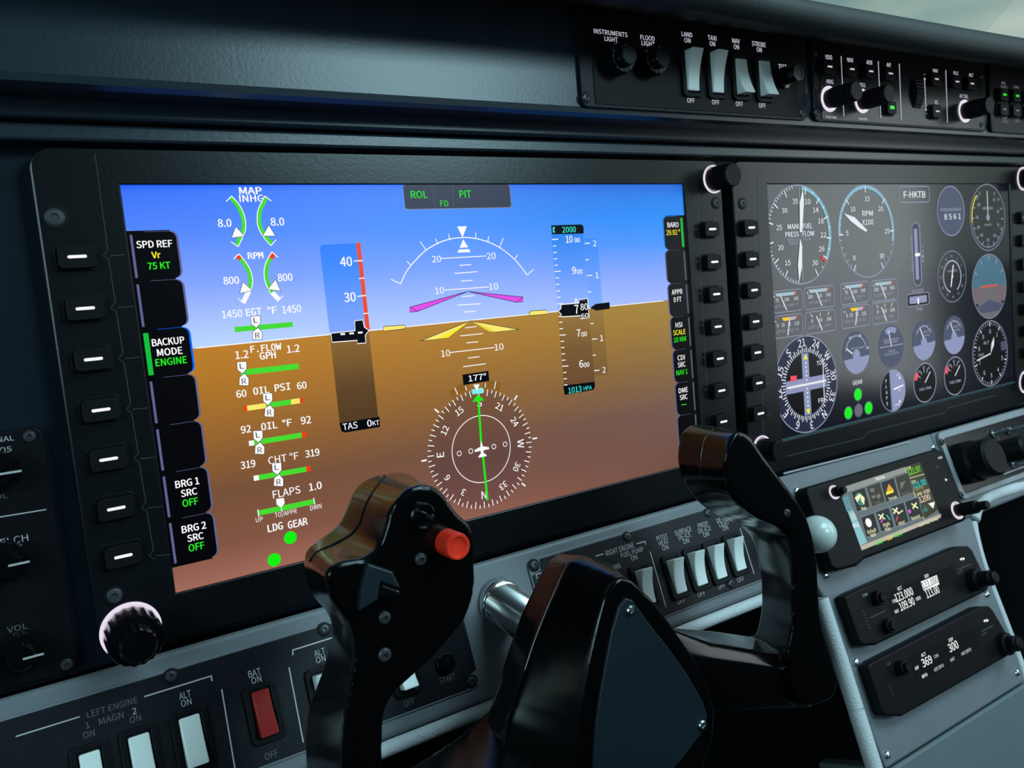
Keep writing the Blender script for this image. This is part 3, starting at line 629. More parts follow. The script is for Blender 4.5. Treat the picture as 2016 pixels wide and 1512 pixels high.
# manifold pressure / fuel flow
pr = Print(A); c, s, R = gauge(1574.7, 462.3, 97.8)
pr.arc(c, R - .7 * s, 2.6 * s, G_DIALR); pr.arc(c, R - 5 * s, 6 * s, G_DIALC, 8, 122)
pr.ticks(c, R * .93, R - 2 * s, [188 + i * 4.9 for i in range(0, 34)], 1.8 * s, G_DIALW); pr.ticks(c, R * .83, R - 2 * s, [212.5 + i * 24.5 for i in range(6)], 2.6 * s, G_DIALW)
pr.ticks(c, R * .92, R - 2 * s, [15 + i * 13.5 for i in range(11)], 2 * s, G_DIALW); pr.ticks(c, R * .83, R - 2 * s, [15 + i * 27 for i in range(6)], 2.6 * s, G_DIALW)
pr.ticks(c, R * .78, R * .96, [127], 4 * s, G_RED)
for t, u, v in (('35', 1564.6, 396.5), ('10', 1589, 397), ('14', 1605, 413.5), ('18', 1615, 435), ('22', 1620, 462.5), ('26', 1616.5, 490), ('30', 1603.5, 517.5), ('30', 1543.5, 414.5), ('25', 1533, 448), ('20', 1536, 487.5), ('15', 1550, 517.5)): pr.text(t, u, v, 11, 9.5, G_DIALW, .5)
for t, u, v, w_, h in (('MANI', 1560.5, 446, 22, 9.5), ('FUEL', 1589, 445, 18, 9.5), ('PRESS', 1558.5, 461.5, 27, 9.5), ('FLOW', 1590.5, 460, 23, 9.5)): pr.text(t, u, v, w_, h, G_DIALW, .8)
pr.text('INCHES OF', 1561, 472, 23, 5, G_DIALW2, .3); pr.text('GAL/HR', 1587.5, 470.5, 15, 5, G_DIALW2, .3); pr.text('MERCURY', 1562, 479, 20, 5, G_DIALW2, .3)
pr.line((1571.8, 367), (1580, 556), 1.3, G_DIALW2)
pr.poly([(1579.5, 371), (1582, 398), (1581, 410), (1578.5, 457), (1573.5, 457), (1573.5, 400)], G_DIALW); pr.poly([(1574, 470), (1578.5, 485), (1578, 525), (1572.5, 556), (1570, 522), (1573, 485)], G_DIALW)
pr.build('manifold_fuel_gauge', ms)
# rpm
pr = Print(A); c, s, R = gauge(1706.5, 455.5, 91)
pr.arc(c, R - .7 * s, 2.6 * s, G_DIALR); pr.arc(c, R - 4.5 * s, 5 * s, G_DIALC, -93, 105)
pr.ticks(c, R * .90, R - 2 * s, [-150 + i * 10 for i in range(31)], 1.8 * s, G_DIALW2); pr.ticks(c, R * .84, R - 2 * s, [-147, -93, -45, 0, 45, 91, 147], 2.4 * s, G_DIALW)
for t, u, v in (('0', 1681, 507.5), ('5', 1667, 459), ('10', 1678.5, 412), ('15', 1706.5, 391.5), ('20', 1733, 411), ('25', 1745.5, 455), ('30', 1735, 504)): pr.text(t, u, v, 5 if len(t) < 2 else 9.5, 9, G_DIALW, .5)
pr.text('RPM', 1707, 420, 21, 10, G_DIALW, .8); pr.text('X100', 1707.5, 437.5, 22, 10, G_DIALW, .7)
pr.poly([(1660.5, 420), (1682, 428), (1706.5, 453), (1705, 457), (1690, 448), (1675, 436)], G_DIALW)
pr.build('engine_speed_gauge', ms)
# registration plate
pr = Print(A)
a, b = A.L(1799.9, 382.7); sa, sb = A.sc(1799.9, 382.7)
pr.lpline([np.array(p) for p in rrect(a - 30 / sa, b - 15.5 / sb, a + 30 / sa, b + 15.5 / sb, .003)], 1.8 / sb, G_DIALR, sm=0, closed=True)
pr.text('F-HKTB', 1800.5, 383, 43, 12.5, G_DIALW, .7); pr.build('registration_box', ms)
# small rectangular gauges
def rg(u, v, w_, h, nums, name, kind, nd):
    pr = Print(A); a, b = A.L(u, v); sa, sb = A.sc(u, v); W2, H2 = w_ / 2 / sa, h / 2 / sb
    a0 = max(a - W2, m0 + .0003)
    pr.lpline([np.array(p) for p in rrect(a0, b - H2, a + W2, b + H2, .0025)], 1.7 / sb, G_DIALR, sm=0, closed=True)
    q = lambda x, y: (a + x * W2, b + y * H2)
    if kind == 't': pr.raw([q(-.72, .8), q(.68, .8), q(.52, .5), q(-.6, .5)], glow('gauge_pale', lin(165, 190, 205))); pr.raw([q(.56, .8), q(.68, .8), q(.55, .5), q(.48, .5)], G_PINK)
    elif kind == 'p': pr.raw([q(-.35, .8), q(.15, .8), q(.15, .5), q(-.25, .5)], glow('gauge_amber', lin(245, 200, 20))); pr.raw([q(.15, .8), q(.62, .8), q(.5, .5), q(.15, .5)], glow('gauge_pale2', lin(165, 180, 195))); pr.raw([q(.6, .8), q(.7, .8), q(.55, .5), q(.46, .5)], G_RED)
    else:
        for x0, x1 in ((-.62, -.5), (.02, 0), (.62, .5)): pr.lline(q(x0, .82), q(x1, .5), 1.6 / sb, G_DIALW)
    if kind != 'a': pr.lline(q(-.82, .6), q(-.72, .45), 1.5 / sb, G_DIALW)
    for t, x in nums: pr.text(t, 0, 0, 8 * len(t) / 2.6 / sa, 6.5 / sb, G_DIALW, .3, local=q(x, .15))
    pr.text(name, 0, 0, W2 * 1.5, 5.5 / sb, G_DIALW2, .2, local=q(-.05, -.42))
    pr.lline(q(nd, .55), q(nd + (.35 if nd < 0 else -.18), -.85), 2.6 / sb, G_DIALW)
    pr.build('strip_gauge', ms)
rg(1548.6, 592.6, 62, 42, (('75', -.6), ('180', 0), ('245', .6)), 'LEFT OIL TEMP °F', 't', -.38); rg(1613, 585.3, 59, 42, (('200', -.6), ('350', 0), ('500', .6)), 'L.CYL.HEAD TEMP °F', 't', -.2)
rg(1682.5, 576.7, 55, 41, (('75', -.6), ('180', 0), ('245', .6)), 'RIGHT OIL TEMP °F', 't', -.35); rg(1740.7, 571, 52, 40, (('200', -.6), ('350', 0), ('500', .6)), 'R.CYL.HEAD TEMP °F', 't', -.25)
rg(1550.6, 641.8, 60, 43, (('0', -.65), ('25', -.3), ('55', .1), ('115', .6)), 'LEFT OIL PRESS. PSI', 'p', .15); rg(1615, 633, 59, 42, (('0', -.55), ('50', .02), ('100', .58)), 'LEFT ALT. AMP.', 'a', -.25)
rg(1684, 622.4, 55, 42, (('0', -.6), ('25', -.3), ('55', .1), ('115', .6)), 'RIGHT OIL PRESS. PSI', 'p', .15); rg(1742, 615, 51, 41, (('0', -.55), ('50', .02), ('100', .58)), 'RIGHT ALT. AMP.', 'a', -.25)
# horizontal situation gauge
pr = Print(A); c, s, R = gauge(1587.5, 756.5, 94.7)
pr.disc(c, R - s, G_DIALN); pr.arc(c, R - .6 * s, 2.2 * s, G_DIALR); pr.disc(c, R * .64, G_DIALB); r6 = R * .66
pr.raw([(c[0] - r6 * .16, c[1] - r6 * .97), (c[0] + r6 * .16, c[1] - r6 * .97), (c[0] + r6 * .16, c[1] + r6 * .97), (c[0] - r6 * .16, c[1] + r6 * .97)], G_DIALG2)
pr.raw([(c[0] - r6 * .97, c[1] - r6 * .2), (c[0] + r6 * .97, c[1] - r6 * .2), (c[0] + r6 * .97, c[1] + r6 * .2), (c[0] - r6 * .97, c[1] + r6 * .2)], G_DIALG2)
pr.ticks(c, R * .66, R * .78, [i * 10 + 4 for i in range(36)], 2.2 * s, G_DIALW); pr.ticks(c, R * .66, R * .74, [i * 10 - 1 for i in range(36)], 1.8 * s, G_DIALW)
for k, t in ((0, 'N'), (30, '3'), (60, '6'), (90, 'E'), (120, '12'), (150, '15'), (180, 'S'), (210, '21'), (240, '24'), (270, 'W'), (300, '30'), (330, '33')):
    q = math.radians(k - 216); pr.text(t, 0, 0, -1.0, 15 * s, G_DIALW, .4, k - 216, local=(c[0] + R * .87 * math.sin(q), c[1] + R * .87 * math.cos(q)))
pr.lline((c[0] - r6 * .95, c[1] + r6 * .0), (c[0] + r6 * .95, c[1]), 2.6 * s, G_W)
for i in range(-7, 8): pr.lline((c[0] + i * r6 * .11, c[1] - 3.5 * s), (c[0] + i * r6 * .11, c[1] + 3.5 * s), 1.4 * s, G_W)
for i in (-5, -4, -3, -2, -1, 1, 2, 3, 4, 5): pr.disc((c[0], c[1] + i * r6 * .135), 1.9 * s, G_W, n=8)
for sg in (-1, 1): pr.raw([(c[0] - r6 * .1, c[1] + sg * r6 * .78), (c[0] + r6 * .1, c[1] + sg * r6 * .78), (c[0], c[1] + sg * r6 * .95)], G_YEL)
pr.line((1618.5, 707), (1622, 791), 2.4, G_DIALW); pr.poly([(1554.5, 740.5), (1567, 739.3), (1567.3, 749.5), (1555.5, 752)], G_PINK)
pr.text('TO', 1611.5, 714.5, 10, 8.5, G_DIALW, .3); pr.text('FR', 1615, 788, 10, 8.5, G_DIALW, .3)
pr.build('horizontal_situation_gauge', ms)
# grey half-moon gauges
def moon(u, v, ry, kind):
    pr = Print(A); c, s, R = gauge(u, v, ry); pr.disc(c, R, G_DIALG)
    if kind == 'm':
        pr.raw([(c[0] + R * math.sin(math.radians(q)), c[1] + R * math.cos(math.radians(q))) for q in range(97, 264, 8)], G_DIALG2)
        pr.disc((c[0], c[1] - R * .12), R * .27, G_DIALG2); pr.arc(c, R * .72, 1.8 * s, G_DIALW2, -62, 62); pr.ticks(c, R * .72, R * .82, [-50, -25, 0, 25, 50], 1.4 * s, G_DIALW2)
        pr.lline((c[0] - R * .02, c[1] + R * .1), (c[0] - R * .3, c[1] + R * .62), 2.6 * s, G_DIALW)
        pr.text('SUCT', 0, 0, R * .5, 4 * s, G_DIALW2, .2, local=(c[0] + R * .22, c[1] + R * .42)); pr.text('IN HG', 0, 0, R * .5, 4 * s, G_DIALW2, .2, local=(c[0] + R * .27, c[1] + R * .24))
    if kind == 'amp':
        pr.raw([(c[0] + R * math.sin(math.radians(q)), c[1] + R * math.cos(math.radians(q))) for q in range(102, 259, 8)], G_DIALG2)
        pr.disc((c[0], c[1] - R * .12), R * .27, G_DIALG2); pr.arc(c, R * .78, 2 * s, G_DIALW2, -80, 75)
        pr.lline((c[0] - R * .3, c[1] - R * .02), (c[0] - R * .72, c[1] + R * .25), 2.6 * s, G_DIALW)
        for t, q in (('10', -28), ('20', 22), ('30', 78)): pr.text(t, 0, 0, R * .2, 4.6 * s, G_DIALW, .2, local=(c[0] + R * .88 * math.sin(math.radians(q)), c[1] + R * .88 * math.cos(math.radians(q)) - 2 * s))
        pr.text('PITCH AMPS', 0, 0, R * 1.0, 4.2 * s, G_DIALW2, .2, local=(c[0] + R * .12, c[1] + R * .2))
    if kind == 'g':
        pr.raw([(c[0] + r * math.sin(math.radians(q)), c[1] + r * math.cos(math.radians(q))) for r, qs in ((R * .93, range(-30, 31, 6)), (R * .66, range(30, -31, -6))) for q in qs], G_DIALG2)
        pr.lline((c[0] - R * .95, c[1] + R * .02), (c[0] + R * .95, c[1] + R * .02), 1.4 * s, G_DIALW2); pr.lline((c[0], c[1]), (c[0] - R * .18, c[1] + R * .75), 2.2 * s, G_DIALW)
        for t, yy, w_ in (('CABIN DIFFERENTIAL', .32, 1.3), ('PRESSURE', .2, 1.1), ('CHANGE', -.22, .6), ('RATE INDICATOR', -.36, 1.1)): pr.text(t, 0, 0, R * w_, 3.8 * s, G_DIALW2, .2, local=(c[0], c[1] + R * yy))
    if kind == 'turn':
        pr.raw([(c[0] - R * .78, c[1] - R * .4), (c[0] + R * .68, c[1] - R * .4), (c[0] + R * .68, c[1] + R * .25), (c[0] - R * .78, c[1] + R * .25)], G_DIALG)
        pr.text('8 5 6 1', 0, 0, R * 1.2, 10.5 * s, G_DIALW, .4, local=(c[0] + .1 * R, c[1] - R * .22))
        for i in range(-6, 7): pr.lline((c[0] + i * R * .115, c[1] + R * .0), (c[0] + i * R * .115, c[1] + R * .12), 1.6 * s, G_DIALW2)
        pr.arc(c, R * .97, 2 * s, G_DIALR)
    if kind == 'flap':
        pr.raw([(c[0] + R * math.sin(math.radians(q)), c[1] + R * math.cos(math.radians(q))) for q in range(194, 347, 8)], G_DIALB)
        pr.raw([(c[0] + R * math.sin(math.radians(q)), c[1] + R * math.cos(math.radians(q))) for q in range(-13, 194, 8)], G_DIALG2); pr.arc(c, R, 1.6 * s, G_DIALR)
        for i, ch in enumerate('FLAPS'): pr.text(ch, 0, 0, -1, 6.2 * s, G_DIALW, .4, local=(c[0] - R * .52, c[1] + R * (.52 - i * .27)))
        pr.lline((c[0] + R * .05, c[1] + R * .05), (c[0] + R * .85, c[1] + R * .15), 3 * s, G_W); pr.disc((c[0] + R * .58, c[1] + R * .55), 2.6 * s, G_W, n=10); pr.disc((c[0] + R * .5, c[1] - R * .6), 2.6 * s, G_W, n=10)
        pr.text('UP', 0, 0, R * .2, 3.6 * s, G_W, .2, local=(c[0] + R * .45, c[1] + R * .7)); pr.text('DOWN', 0, 0, R * .4, 3.6 * s, G_W, .2, local=(c[0] + R * .3, c[1] - R * .72)); pr.text('T.O.', 0, 0, R * .3, 3.6 * s, G_W, .2, local=(c[0] + R * .5, c[1] - R * .05))
    if kind == 'fuel':
        pr.disc(c, R, G_DIALB); pr.arc(c, R - .6 * s, 2.2 * s, G_DIALR)
        pr.raw([(c[0] + r * math.sin(math.radians(q)), c[1] + r * math.cos(math.radians(q))) for r, qs in ((R * .95, (-75, -65, -55, -48)), (R * .7, (-48, -58, -68, -75))) for q in qs], G_PINK)
        pr.ticks((c[0], c[1] + R * .1), R * .42, R * .66, [-62, -35, -5, 25, 52], 1.8 * s, G_DIALW2)
        for t, q in (('10', -38), ('20', -5), ('30', 28)): pr.text(t, 0, 0, R * .2, 4 * s, G_DIALW2, .3, local=(c[0] + R * .8 * math.sin(math.radians(q)), c[1] + R * .8 * math.cos(math.radians(q))))
        pr.lline((c[0], c[1]), (c[0] + R * .5, c[1] + R * .5), 2.2 * s, G_DIALW); pr.text('FUEL TANK', 0, 0, R * 1.05, 5 * s, G_DIALW2, .5, local=(c[0] + .02 * R, c[1] - R * .3))
    pr.build(dict(m='suction_gauge', amp='pitch_gauge', g='cabin_pressure_gauge', turn='heading_card_gauge', flap='flap_gauge', fuel='fuel_gauge')[kind], ms)
moon(1871.9, 415.5, 50, 'turn'); moon(1685.7, 694, 42, 'amp'); moon(1754.8, 681.7, 41, 'g'); moon(1818.9, 670.2, 39, 'm'); moon(1878.3, 659.4, 37.8, 'm'); moon(1757.9, 768.8, 40.5, 'flap'); moon(1820.8, 753.4, 38.5, 'fuel'); moon(1879.9, 740, 37.5, 'fuel')
# airspeed, engine, attitude, altimeter
pr = Print(A); c, s, R = gauge(1944.6, 428.3, 65)
pr.arc(c, R, 1.6 * s, G_DIALR); pr.arc(c, R * .9, 1.6 * s, G_DIALR, 110, 300); pr.arc(c, R * .9, 2.6 * s, G_YEL, 262, 318)
pr.ticks(c, R * .78, R * .9, [-40, -30, 30] + [50 + i * 22 for i in range(13)], 1.6 * s, G_DIALW2)
for t, q in (('40', 38), ('60', 75), ('80', 110), ('100', 145), ('120', 185), ('140', 220), ('160', 246), ('180', 272), ('200', 305)): pr.text(t, 0, 0, -.8, 6 * s, G_DIALW2, .3, local=(c[0] + R * .62 * math.sin(math.radians(q)), c[1] + R * .68 * math.cos(math.radians(q))))
pr.text('AIRSPEED', 0, 0, R * .6, 5 * s, G_DIALW2, .3, local=(c[0], c[1] + R * .28)); pr.text('KNOTS', 0, 0, R * .4, 4 * s, G_DIALW2, .2, local=(c[0], c[1] - R * .22))
pr.lline(c, (c[0], c[1] + R * .8), 2 * s, G_DIALW); pr.disc(c, R * .1, G_DIALR, n=12); pr.build('airspeed_gauge', ms)
pr = Print(A); c, s, R = gauge(1874.5, 544.4, 50)
pr.arc(c, R, 1.4 * s, G_DIALR); pr.arc(c, R * .62, 3 * s, G_DIALW2, -165, 150)
for i in range(12): q = math.radians(i * 30); pr.text(str((i * 3) or 36), 0, 0, -.9, 4.6 * s, G_DIALW2, .3, local=(c[0] + R * .8 * math.sin(q), c[1] + R * .8 * math.cos(q)))
pr.text('TURN RATE', 0, 0, R * .7, 3.6 * s, G_DIALW2, .2, local=(c[0], c[1] + R * .22)); pr.lline((c[0] - R * .12, c[1] - R * .4), (c[0] + R * .1, c[1] + R * .45), 3 * s, G_W); pr.disc(c, 2.6 * s, G_W, n=10); pr.build('bearing_gauge', ms)
pr = Print(A); c, s, R = gauge(1947.8, 563.9, 63)
def chord(lo, hi, m):
    qs = [q for q in range(0, 361, 5)]; P = [(R * math.sin(math.radians(q)), min(max(R * math.cos(math.radians(q)), lo * R), hi * R)) for q in qs]
    P = [(min(max(x, -math.sqrt(max(R * R - y * y, 0))), math.sqrt(max(R * R - y * y, 0))), y) for x, y in P]; pr.raw([(c[0] + x, c[1] + y) for x, y in P[:-1]], m)
chord(0, 1, G_SKY); chord(-.5, 0, G_TAN); pr.disc(c, R, G_GREY, 128, 232); pr.raw([(c[0] - R * .8, c[1] - R * .62), (c[0], c[1] - R * .42), (c[0] + R * .8, c[1] - R * .62), (c[0] + R * .5, c[1] - R * .8), (c[0] - R * .5, c[1] - R * .8)], G_DIALG)
pr.raw([(c[0] - R * .5, c[1] - .02 * R), (c[0] + R * .5, c[1] - .02 * R), (c[0] + R * .5, c[1] + .05 * R), (c[0] - R * .5, c[1] + .05 * R)], G_SALM); pr.arc(c, R, 1.4 * s, G_DIALR); pr.ticks(c, R * .8, R * .95, [-60, -30, 0, 30, 60], 1.8 * s, G_DIALW2); pr.build('attitude_gauge', ms)
pr = Print(A); c, s, R = gauge(1949.7, 695.9, 63.7)
pr.disc(c, R, G_DIALB); pr.arc(c, R, 1.8 * s, G_DIALR); pr.ticks(c, R * .88, R * .96, [i * 7.2 for i in range(50)], 1.3 * s, G_DIALW2); pr.ticks(c, R * .83, R * .96, [i * 36 for i in range(10)], 2.2 * s, G_DIALW)
for i in range(10): q = math.radians(i * 36); pr.text(str(i), 0, 0, -1, 8.5 * s, G_DIALW2, .4, local=(c[0] + R * .68 * math.sin(q), c[1] + R * .68 * math.cos(q)))
pr.text('ALT', 0, 0, R * .32, 6 * s, G_DIALW2, .3, local=(c[0] - R * .24, c[1] + R * .36)); pr.raw([(c[0] + R * .62, c[1] + R * .02), (c[0] + R * .95, c[1] + R * .02), (c[0] + R * .95, c[1] + R * .3), (c[0] + R * .62, c[1] + R * .3)], G_DIALG)
pr.text('29.92', 0, 0, R * .32, 5 * s, G_DIALW2, .3, local=(c[0] - R * .55, c[1] + R * .02)); pr.lline(c, (c[0] - R * .8, c[1] - R * .13), 2.4 * s, G_DIALW); pr.raw([c, (c[0] + R * .06, c[1] + R * .3), (c[0] + R * .22, c[1] + R * .5), (c[0] + R * .2, c[1] + R * .25)], G_DIALW); pr.build('altimeter_gauge', ms)
# trims and gear lights
pr = Print(A); a, b = A.L(1804.5, 500.5); sa, sb = A.sc(1804, 500)
pr.raw(rrect(a - 8.5 / sa, b - 63 / sb, a + 8.5 / sa, b + 63 / sb, 8 / sa), G_DIALR); pr.raw(rrect(a - 7 / sa, b - 61.5 / sb, a + 7 / sa, b + 61.5 / sb, 6.8 / sa), glow('trim_slot', lin(62, 68, 85)))
pr.raw(rrect(a - 3.4 / sa, b - 50 / sb, a + 2.5 / sa, b + 50 / sb, .0005), G_DIALG2); pr.raw(rrect(a - 3.4 / sa, b - 4 / sb, a + 6.4 / sa, b + 2 / sb, .0005), G_W)
for i, ch in enumerate('ELEVATOR'): pr.text(ch, 1793.3 + i * .3, 470 + i * 9, 3.2, 5, G_DIALW2, .4)
for i, ch in enumerate('TRIM'): pr.text(ch, 1815.6 + i * .3, 485.6 + i * 9.4, 3.2, 5, G_DIALW2, .4)
pr.text('RUDDER', 1806.5, 572.5, 22, 6, G_DIALW2, .4); pr.text('TRIM', 1808.5, 608.5, 13, 6, G_DIALW2, .4)
a, b = A.L(1807.3, 589.6); sa, sb = A.sc(1807, 589)
pr.raw(rrect(a - 22.5 / sa, b - 12.5 / sb, a + 22.5 / sa, b + 12.5 / sb, .0022), G_DIALR); pr.raw(rrect(a - 21 / sa, b - 11 / sb, a + 21 / sa, b + 11 / sb, .0018), G_DIALB); pr.raw(rrect(a - 17 / sa, b - 7 / sb, a + 17 / sa, b + 7 / sb, .0008), G_DIALG2); pr.raw(rrect(a - 1.5 / sa, b - 9 / sb, a + 1.5 / sa, b + 3 / sb, 0), G_W)
pr.build('trim_indicator', ms)
pr = Print(A); pr.text('GEAR', 1688, 752.5, 19, 8, G_DIALW, .5)
for u, v, m in ((1688.8, 776.5, G_LIME), (1670, 812.8, G_LIME), (1690, 807.7, G_GREY), (1709.7, 803, G_LIME)): c, s, R = gauge(u, v, 13.8); pr.disc(c, R, G_DIALG); pr.disc(c, R * .84, m)
pr.build('gear_lights', ms)
for u, v in ((1480, 448), (1482.5, 510), (1485.5, 571), (1488.5, 633), (1492, 694), (1495, 754), (1498, 814)): soft_key(BZ, u, v, .0125, .0090, mfd, dash=(.0062, .0014), th=.0045)
for v in (428, 473, 520, 564, 608, 651, 694): soft_key(BZ, 2019 + (v - 428) * .03, v, .0132, .0090, mfd, dash=(.0062, .0014), th=.004)
screw(BZ, 1461, 401, .0028, mfd, M_BEZ2, recess=True)
for u, v in ((2014, 352), (2018, 752)): knob(BZ, u, v, .0086, .0165, mfd, G_RING, mat=M_KEY, knurl=.03, rr=.0100, inner=False)
knob(BZ, 1500, 884, .0074, .0150, mfd, G_RING, mat=M_KEY, knurl=.03, rr=.0090, inner=False)
grooves(BZ, mfd, [[(1491, 345), (1494, 440), (1498, 640), (1503, 860)]] + [[(1495 + i * 1.6, 449 + i * 61.5), (1508 + i * 1.8, 449 + i * 61)] for i in range(7)] + [[(1520, 905), (1700, 862), (1712, 850), (1860, 812), (1866, 803), (1960, 778)]])
def h_for(pl, u, v, tu):
    a, b = pl.L(u, v); lo, hi = 0, .08
    for _ in range(40):
        m = (lo + hi) / 2
        if proj(pl.W(a, b, m))[0] < tu: lo = m
        else: hi = m
    return lo
def plate(name, pl, a0, b0, a1, b1, r, th, parent, mat=M_PLATE, bevel=.0005):
    return solid(name, parent, mat, pl, rrect(a0, b0, a1, b1, r, 5), 0, th, bevel)
# =================================================================== glareshield row: lighting plate
t4 = lambda x, y: (1130 + x * .2331, 30 + y * .2331)
FP = F.up(.0022)
def fplate(name, label, u0, u1, vb, cat='switch panel'):
    a0, a1, b0 = FP.L(u0, 150)[0], FP.L(u1, 190)[0], vb; th = thing(name, FP.W((a0 + a1) / 2, b0), label, cat)
    plate('face_plate', F, a0, b0, a1, ZT + .004, .0035, .0022, th); return th, a0, a1
fb = FP.L(1360, 223)[1]
lt, a0, a1 = fplate('lighting_switch_panel', 'black overhead switch plate with INSTRUMENTS LIGHT legend and four pale rockers', 1142, 1587, fb)
FQ = F.up(.0024)
solid('inset_plate', lt, M_BLACK, FP, rrect(FP.L(*t4(160, 500))[0], fb + .0016, FP.L(*t4(1880, 600))[0], ZT + .003, .0008), 0, .0004, .0002)
FQ = F.up(.0027)
pr = Print(FQ)
for t, x, y, w_ in (('INSTRUMENTS', 310, 150, 66), ('LIGHT', 313, 203, 26), ('FLOOD', 620, 192, 28), ('LIGHT', 626, 240, 26), ('LAND', 953, 163, 21), ('ON', 957, 213, 12), ('TAXI', 1165, 192, 17), ('ON', 1168, 242, 11), ('NAV', 1367, 218, 15), ('ON', 1370, 268, 10.5), ('STROBE', 1560, 245, 27), ('ON', 1563, 292, 10), ('OFF', 986, 721, 15), ('OFF', 1195, 736, 14.5), ('OFF', 1395, 750, 14), ('OFF', 1588, 764, 13.5), ('TEST', 1759, 435, 16)):
    pr.text(t, *t4(x, y), w_, 9, G_DIM, .3)
pr.build('legends', lt)
for (u, v, wd) in ((1363, 139, 22), (1412, 143, 21), (1461, 151, 20.5), (1507, 155, 20.5)):
    i = (1363, 1412, 1461, 1507).index(u); p = FQ.up(.0015); sa, sb = p.sc(u, v); c = p.L(u, v); q = proj(FQ.W(*c, 0))
    rocker(FQ, q[0], q[1], wd / sa, (80, 80, 71, 71)[i] / sb, lt, hi='top' if i < 2 else 'bottom', label='%s rocker with its %s end proud' % (('LAND', 'TAXI', 'NAV', 'STROBE')[i], 'upper' if i < 2 else 'lower'))
knob(FQ, 1207, 122, .0078, h_for(FQ, 1207, 122, 1240), lt, mat=M_GLOSS, knurl=.07, seg=28); knob(FQ, 1274, 125, .0078, h_for(FQ, 1274, 125, 1306), lt, mat=M_GLOSS, knurl=.07, seg=28)
a, b = FQ.L(1541, 154); mb = MB(); hh = h_for(FQ, 1541, 154, 1571)
lathe(mb, FQ, a, b, [(.0062, 0), (.0062, .002), (.0045, .0025), (.0040, hh * .9), (.0040, hh), (0, hh)], M_GLOSS, 28); tb = link('test_button', mb, lt, smooth=False)
mb = MB(); lathe(mb, FQ, a, b, [(.0041, hh), (.0045, hh + .0003), (.0045, hh + .0006), (.0034, hh + .0006), (.0034, hh + .0001), (0, hh + .0001)], M_DSTEEL, 28); link('cap', mb, tb)
for u, v in ((1153, 192), (1577, 222)): screw(FP, u, v, .0022, lt, M_DSTEEL, recess=True)

# autopilot controller
tA = lambda x, y: (1580 + x * .2163, 90 + y * .2163)
ap_, a0, a1 = fplate('autopilot_panel', 'black autopilot control plate with HDG NAV APR keys and three long knobs', 1600, 1939, fb, 'control panel')
solid('inset_plate', ap_, M_BEZEL, FP, rrect(FP.L(*tA(160, 400))[0], fb + .0012, FP.L(*tA(1640, 500))[0], ZT + .003, .001), 0, .0004, .0002)
pr = Print(FQ)
for x0, y0, x1, y1 in ((350, 95, 375, 640), (688, 140, 712, 660), (880, 165, 898, 675), (1303, 222, 1318, 705)): pr.line(tA(x0, y0), tA(x1, y1), 2, G_DIM)
pr.line(tA(1110, 300), tA(1122, 590), 2, G_DIM); pr.poly([tA(1100, 305), tA(1110, 290), tA(1120, 308)], G_DIM); pr.poly([tA(1112, 580), tA(1122, 597), tA(1131, 580)], G_DIM)
for t, x, y, w_, h, m in (('HDG', 238, 100, 13, 6.5, G_DIM), ('NAV', 433, 127, 12, 6.5, G_DIM), ('APR', 607, 150, 11.5, 6.5, G_DIM), ('AP', 783, 172, 8.5, 6.5, G_DIM), ('VNV', 1207, 228, 10, 6.5, G_DIM), ('FLC', 1397, 250, 9.5, 6.5, G_DIM), ('ALT', 1533, 268, 8.5, 6.5, G_DIM), ('HDG', 247, 328, 13, 8, G_DIM), ('CRS1', 535, 357, 15, 7.5, G_DIM), ('ALT SEL', 1467, 460, 17, 6.5, G_DIM), ('VS', 1214, 515, 6.5, 7, G_DIM), ('PUSH SYNC', 262, 652, 21, 4.6, G_DIM), ('PUSH DIR', 547, 668, 16, 4.4, G_DIM), ('UP', 1110, 262, 3.6, 3.5, G_DIM2), ('DN', 1123, 618, 3.6, 3.5, G_DIM2), ('PUSH SYNC', 1478, 735, 15, 4, G_DIM2)):
    pr.text(t, *tA(x, y), w_, h, m, .4)
for x, y, w_ in ((238, 122, 60), (433, 147, 50), (607, 168, 50), (783, 190, 38)): pr.line(tA(x - w_ / 2, y - 3), tA(x + w_ / 2, y + 3), .8, G_DIM)
pr.build('legends', ap_)
for x, y in ((250, 190), (453, 213), (625, 233), (803, 253), (1222, 303), (1410, 327), (1545, 345), (1230, 597)): soft_key(FQ, *tA(x, y), .0108, .0086, ap_, lit=G_DIM, dash=(.0048, .0010), th=.003)
soft_key(FQ, *tA(817, 562), .0100, .0082, ap_, lit=G_GREEN, dash=(.0052, .0022), th=.003)
for u, v, tu, rp in ((1632, 195, 1687, 25.6), (1697, 199, 1751, 24), (1899, 219, 1949, 22.5)):
    sb = FQ.sc(u, v)[1]; knob(FQ, u, v, rp * .78 / sb, h_for(FQ, u, v, tu), ap_, G_RING, mat=M_KEY, knurl=.04, inner=False, rr=rp / sb)
a, b = FQ.L(*tA(1035, 430)); mb = MB()
v_ = []; nseg = 56; rw = .0135
for sx in (-1, 1):
    for i in range(nseg + 1):
        q = math.radians(-62 + 124 * i / nseg); r_ = rw * (1 if (i // 2) % 2 else .97); v_.append(FQ.W(a + sx * .0042, b + r_ * 1.18 * math.sin(q), -rw * .74 + r_ * math.cos(q)))
k = nseg + 1; mb.add(v_, [tuple(range(k)), tuple(range(2 * k - 1, k - 1, -1))] + [(i, k + i, k + (i + 1) % k, (i + 1) % k) for i in range(k)], M_KEY); link('thumb_wheel', mb, ap_)
for u, v in ((1603, 105), (1606, 222), (1931, 246), (1929, 150)): screw(FP, u, v, .0020, ap_, M_DSTEEL, recess=True)

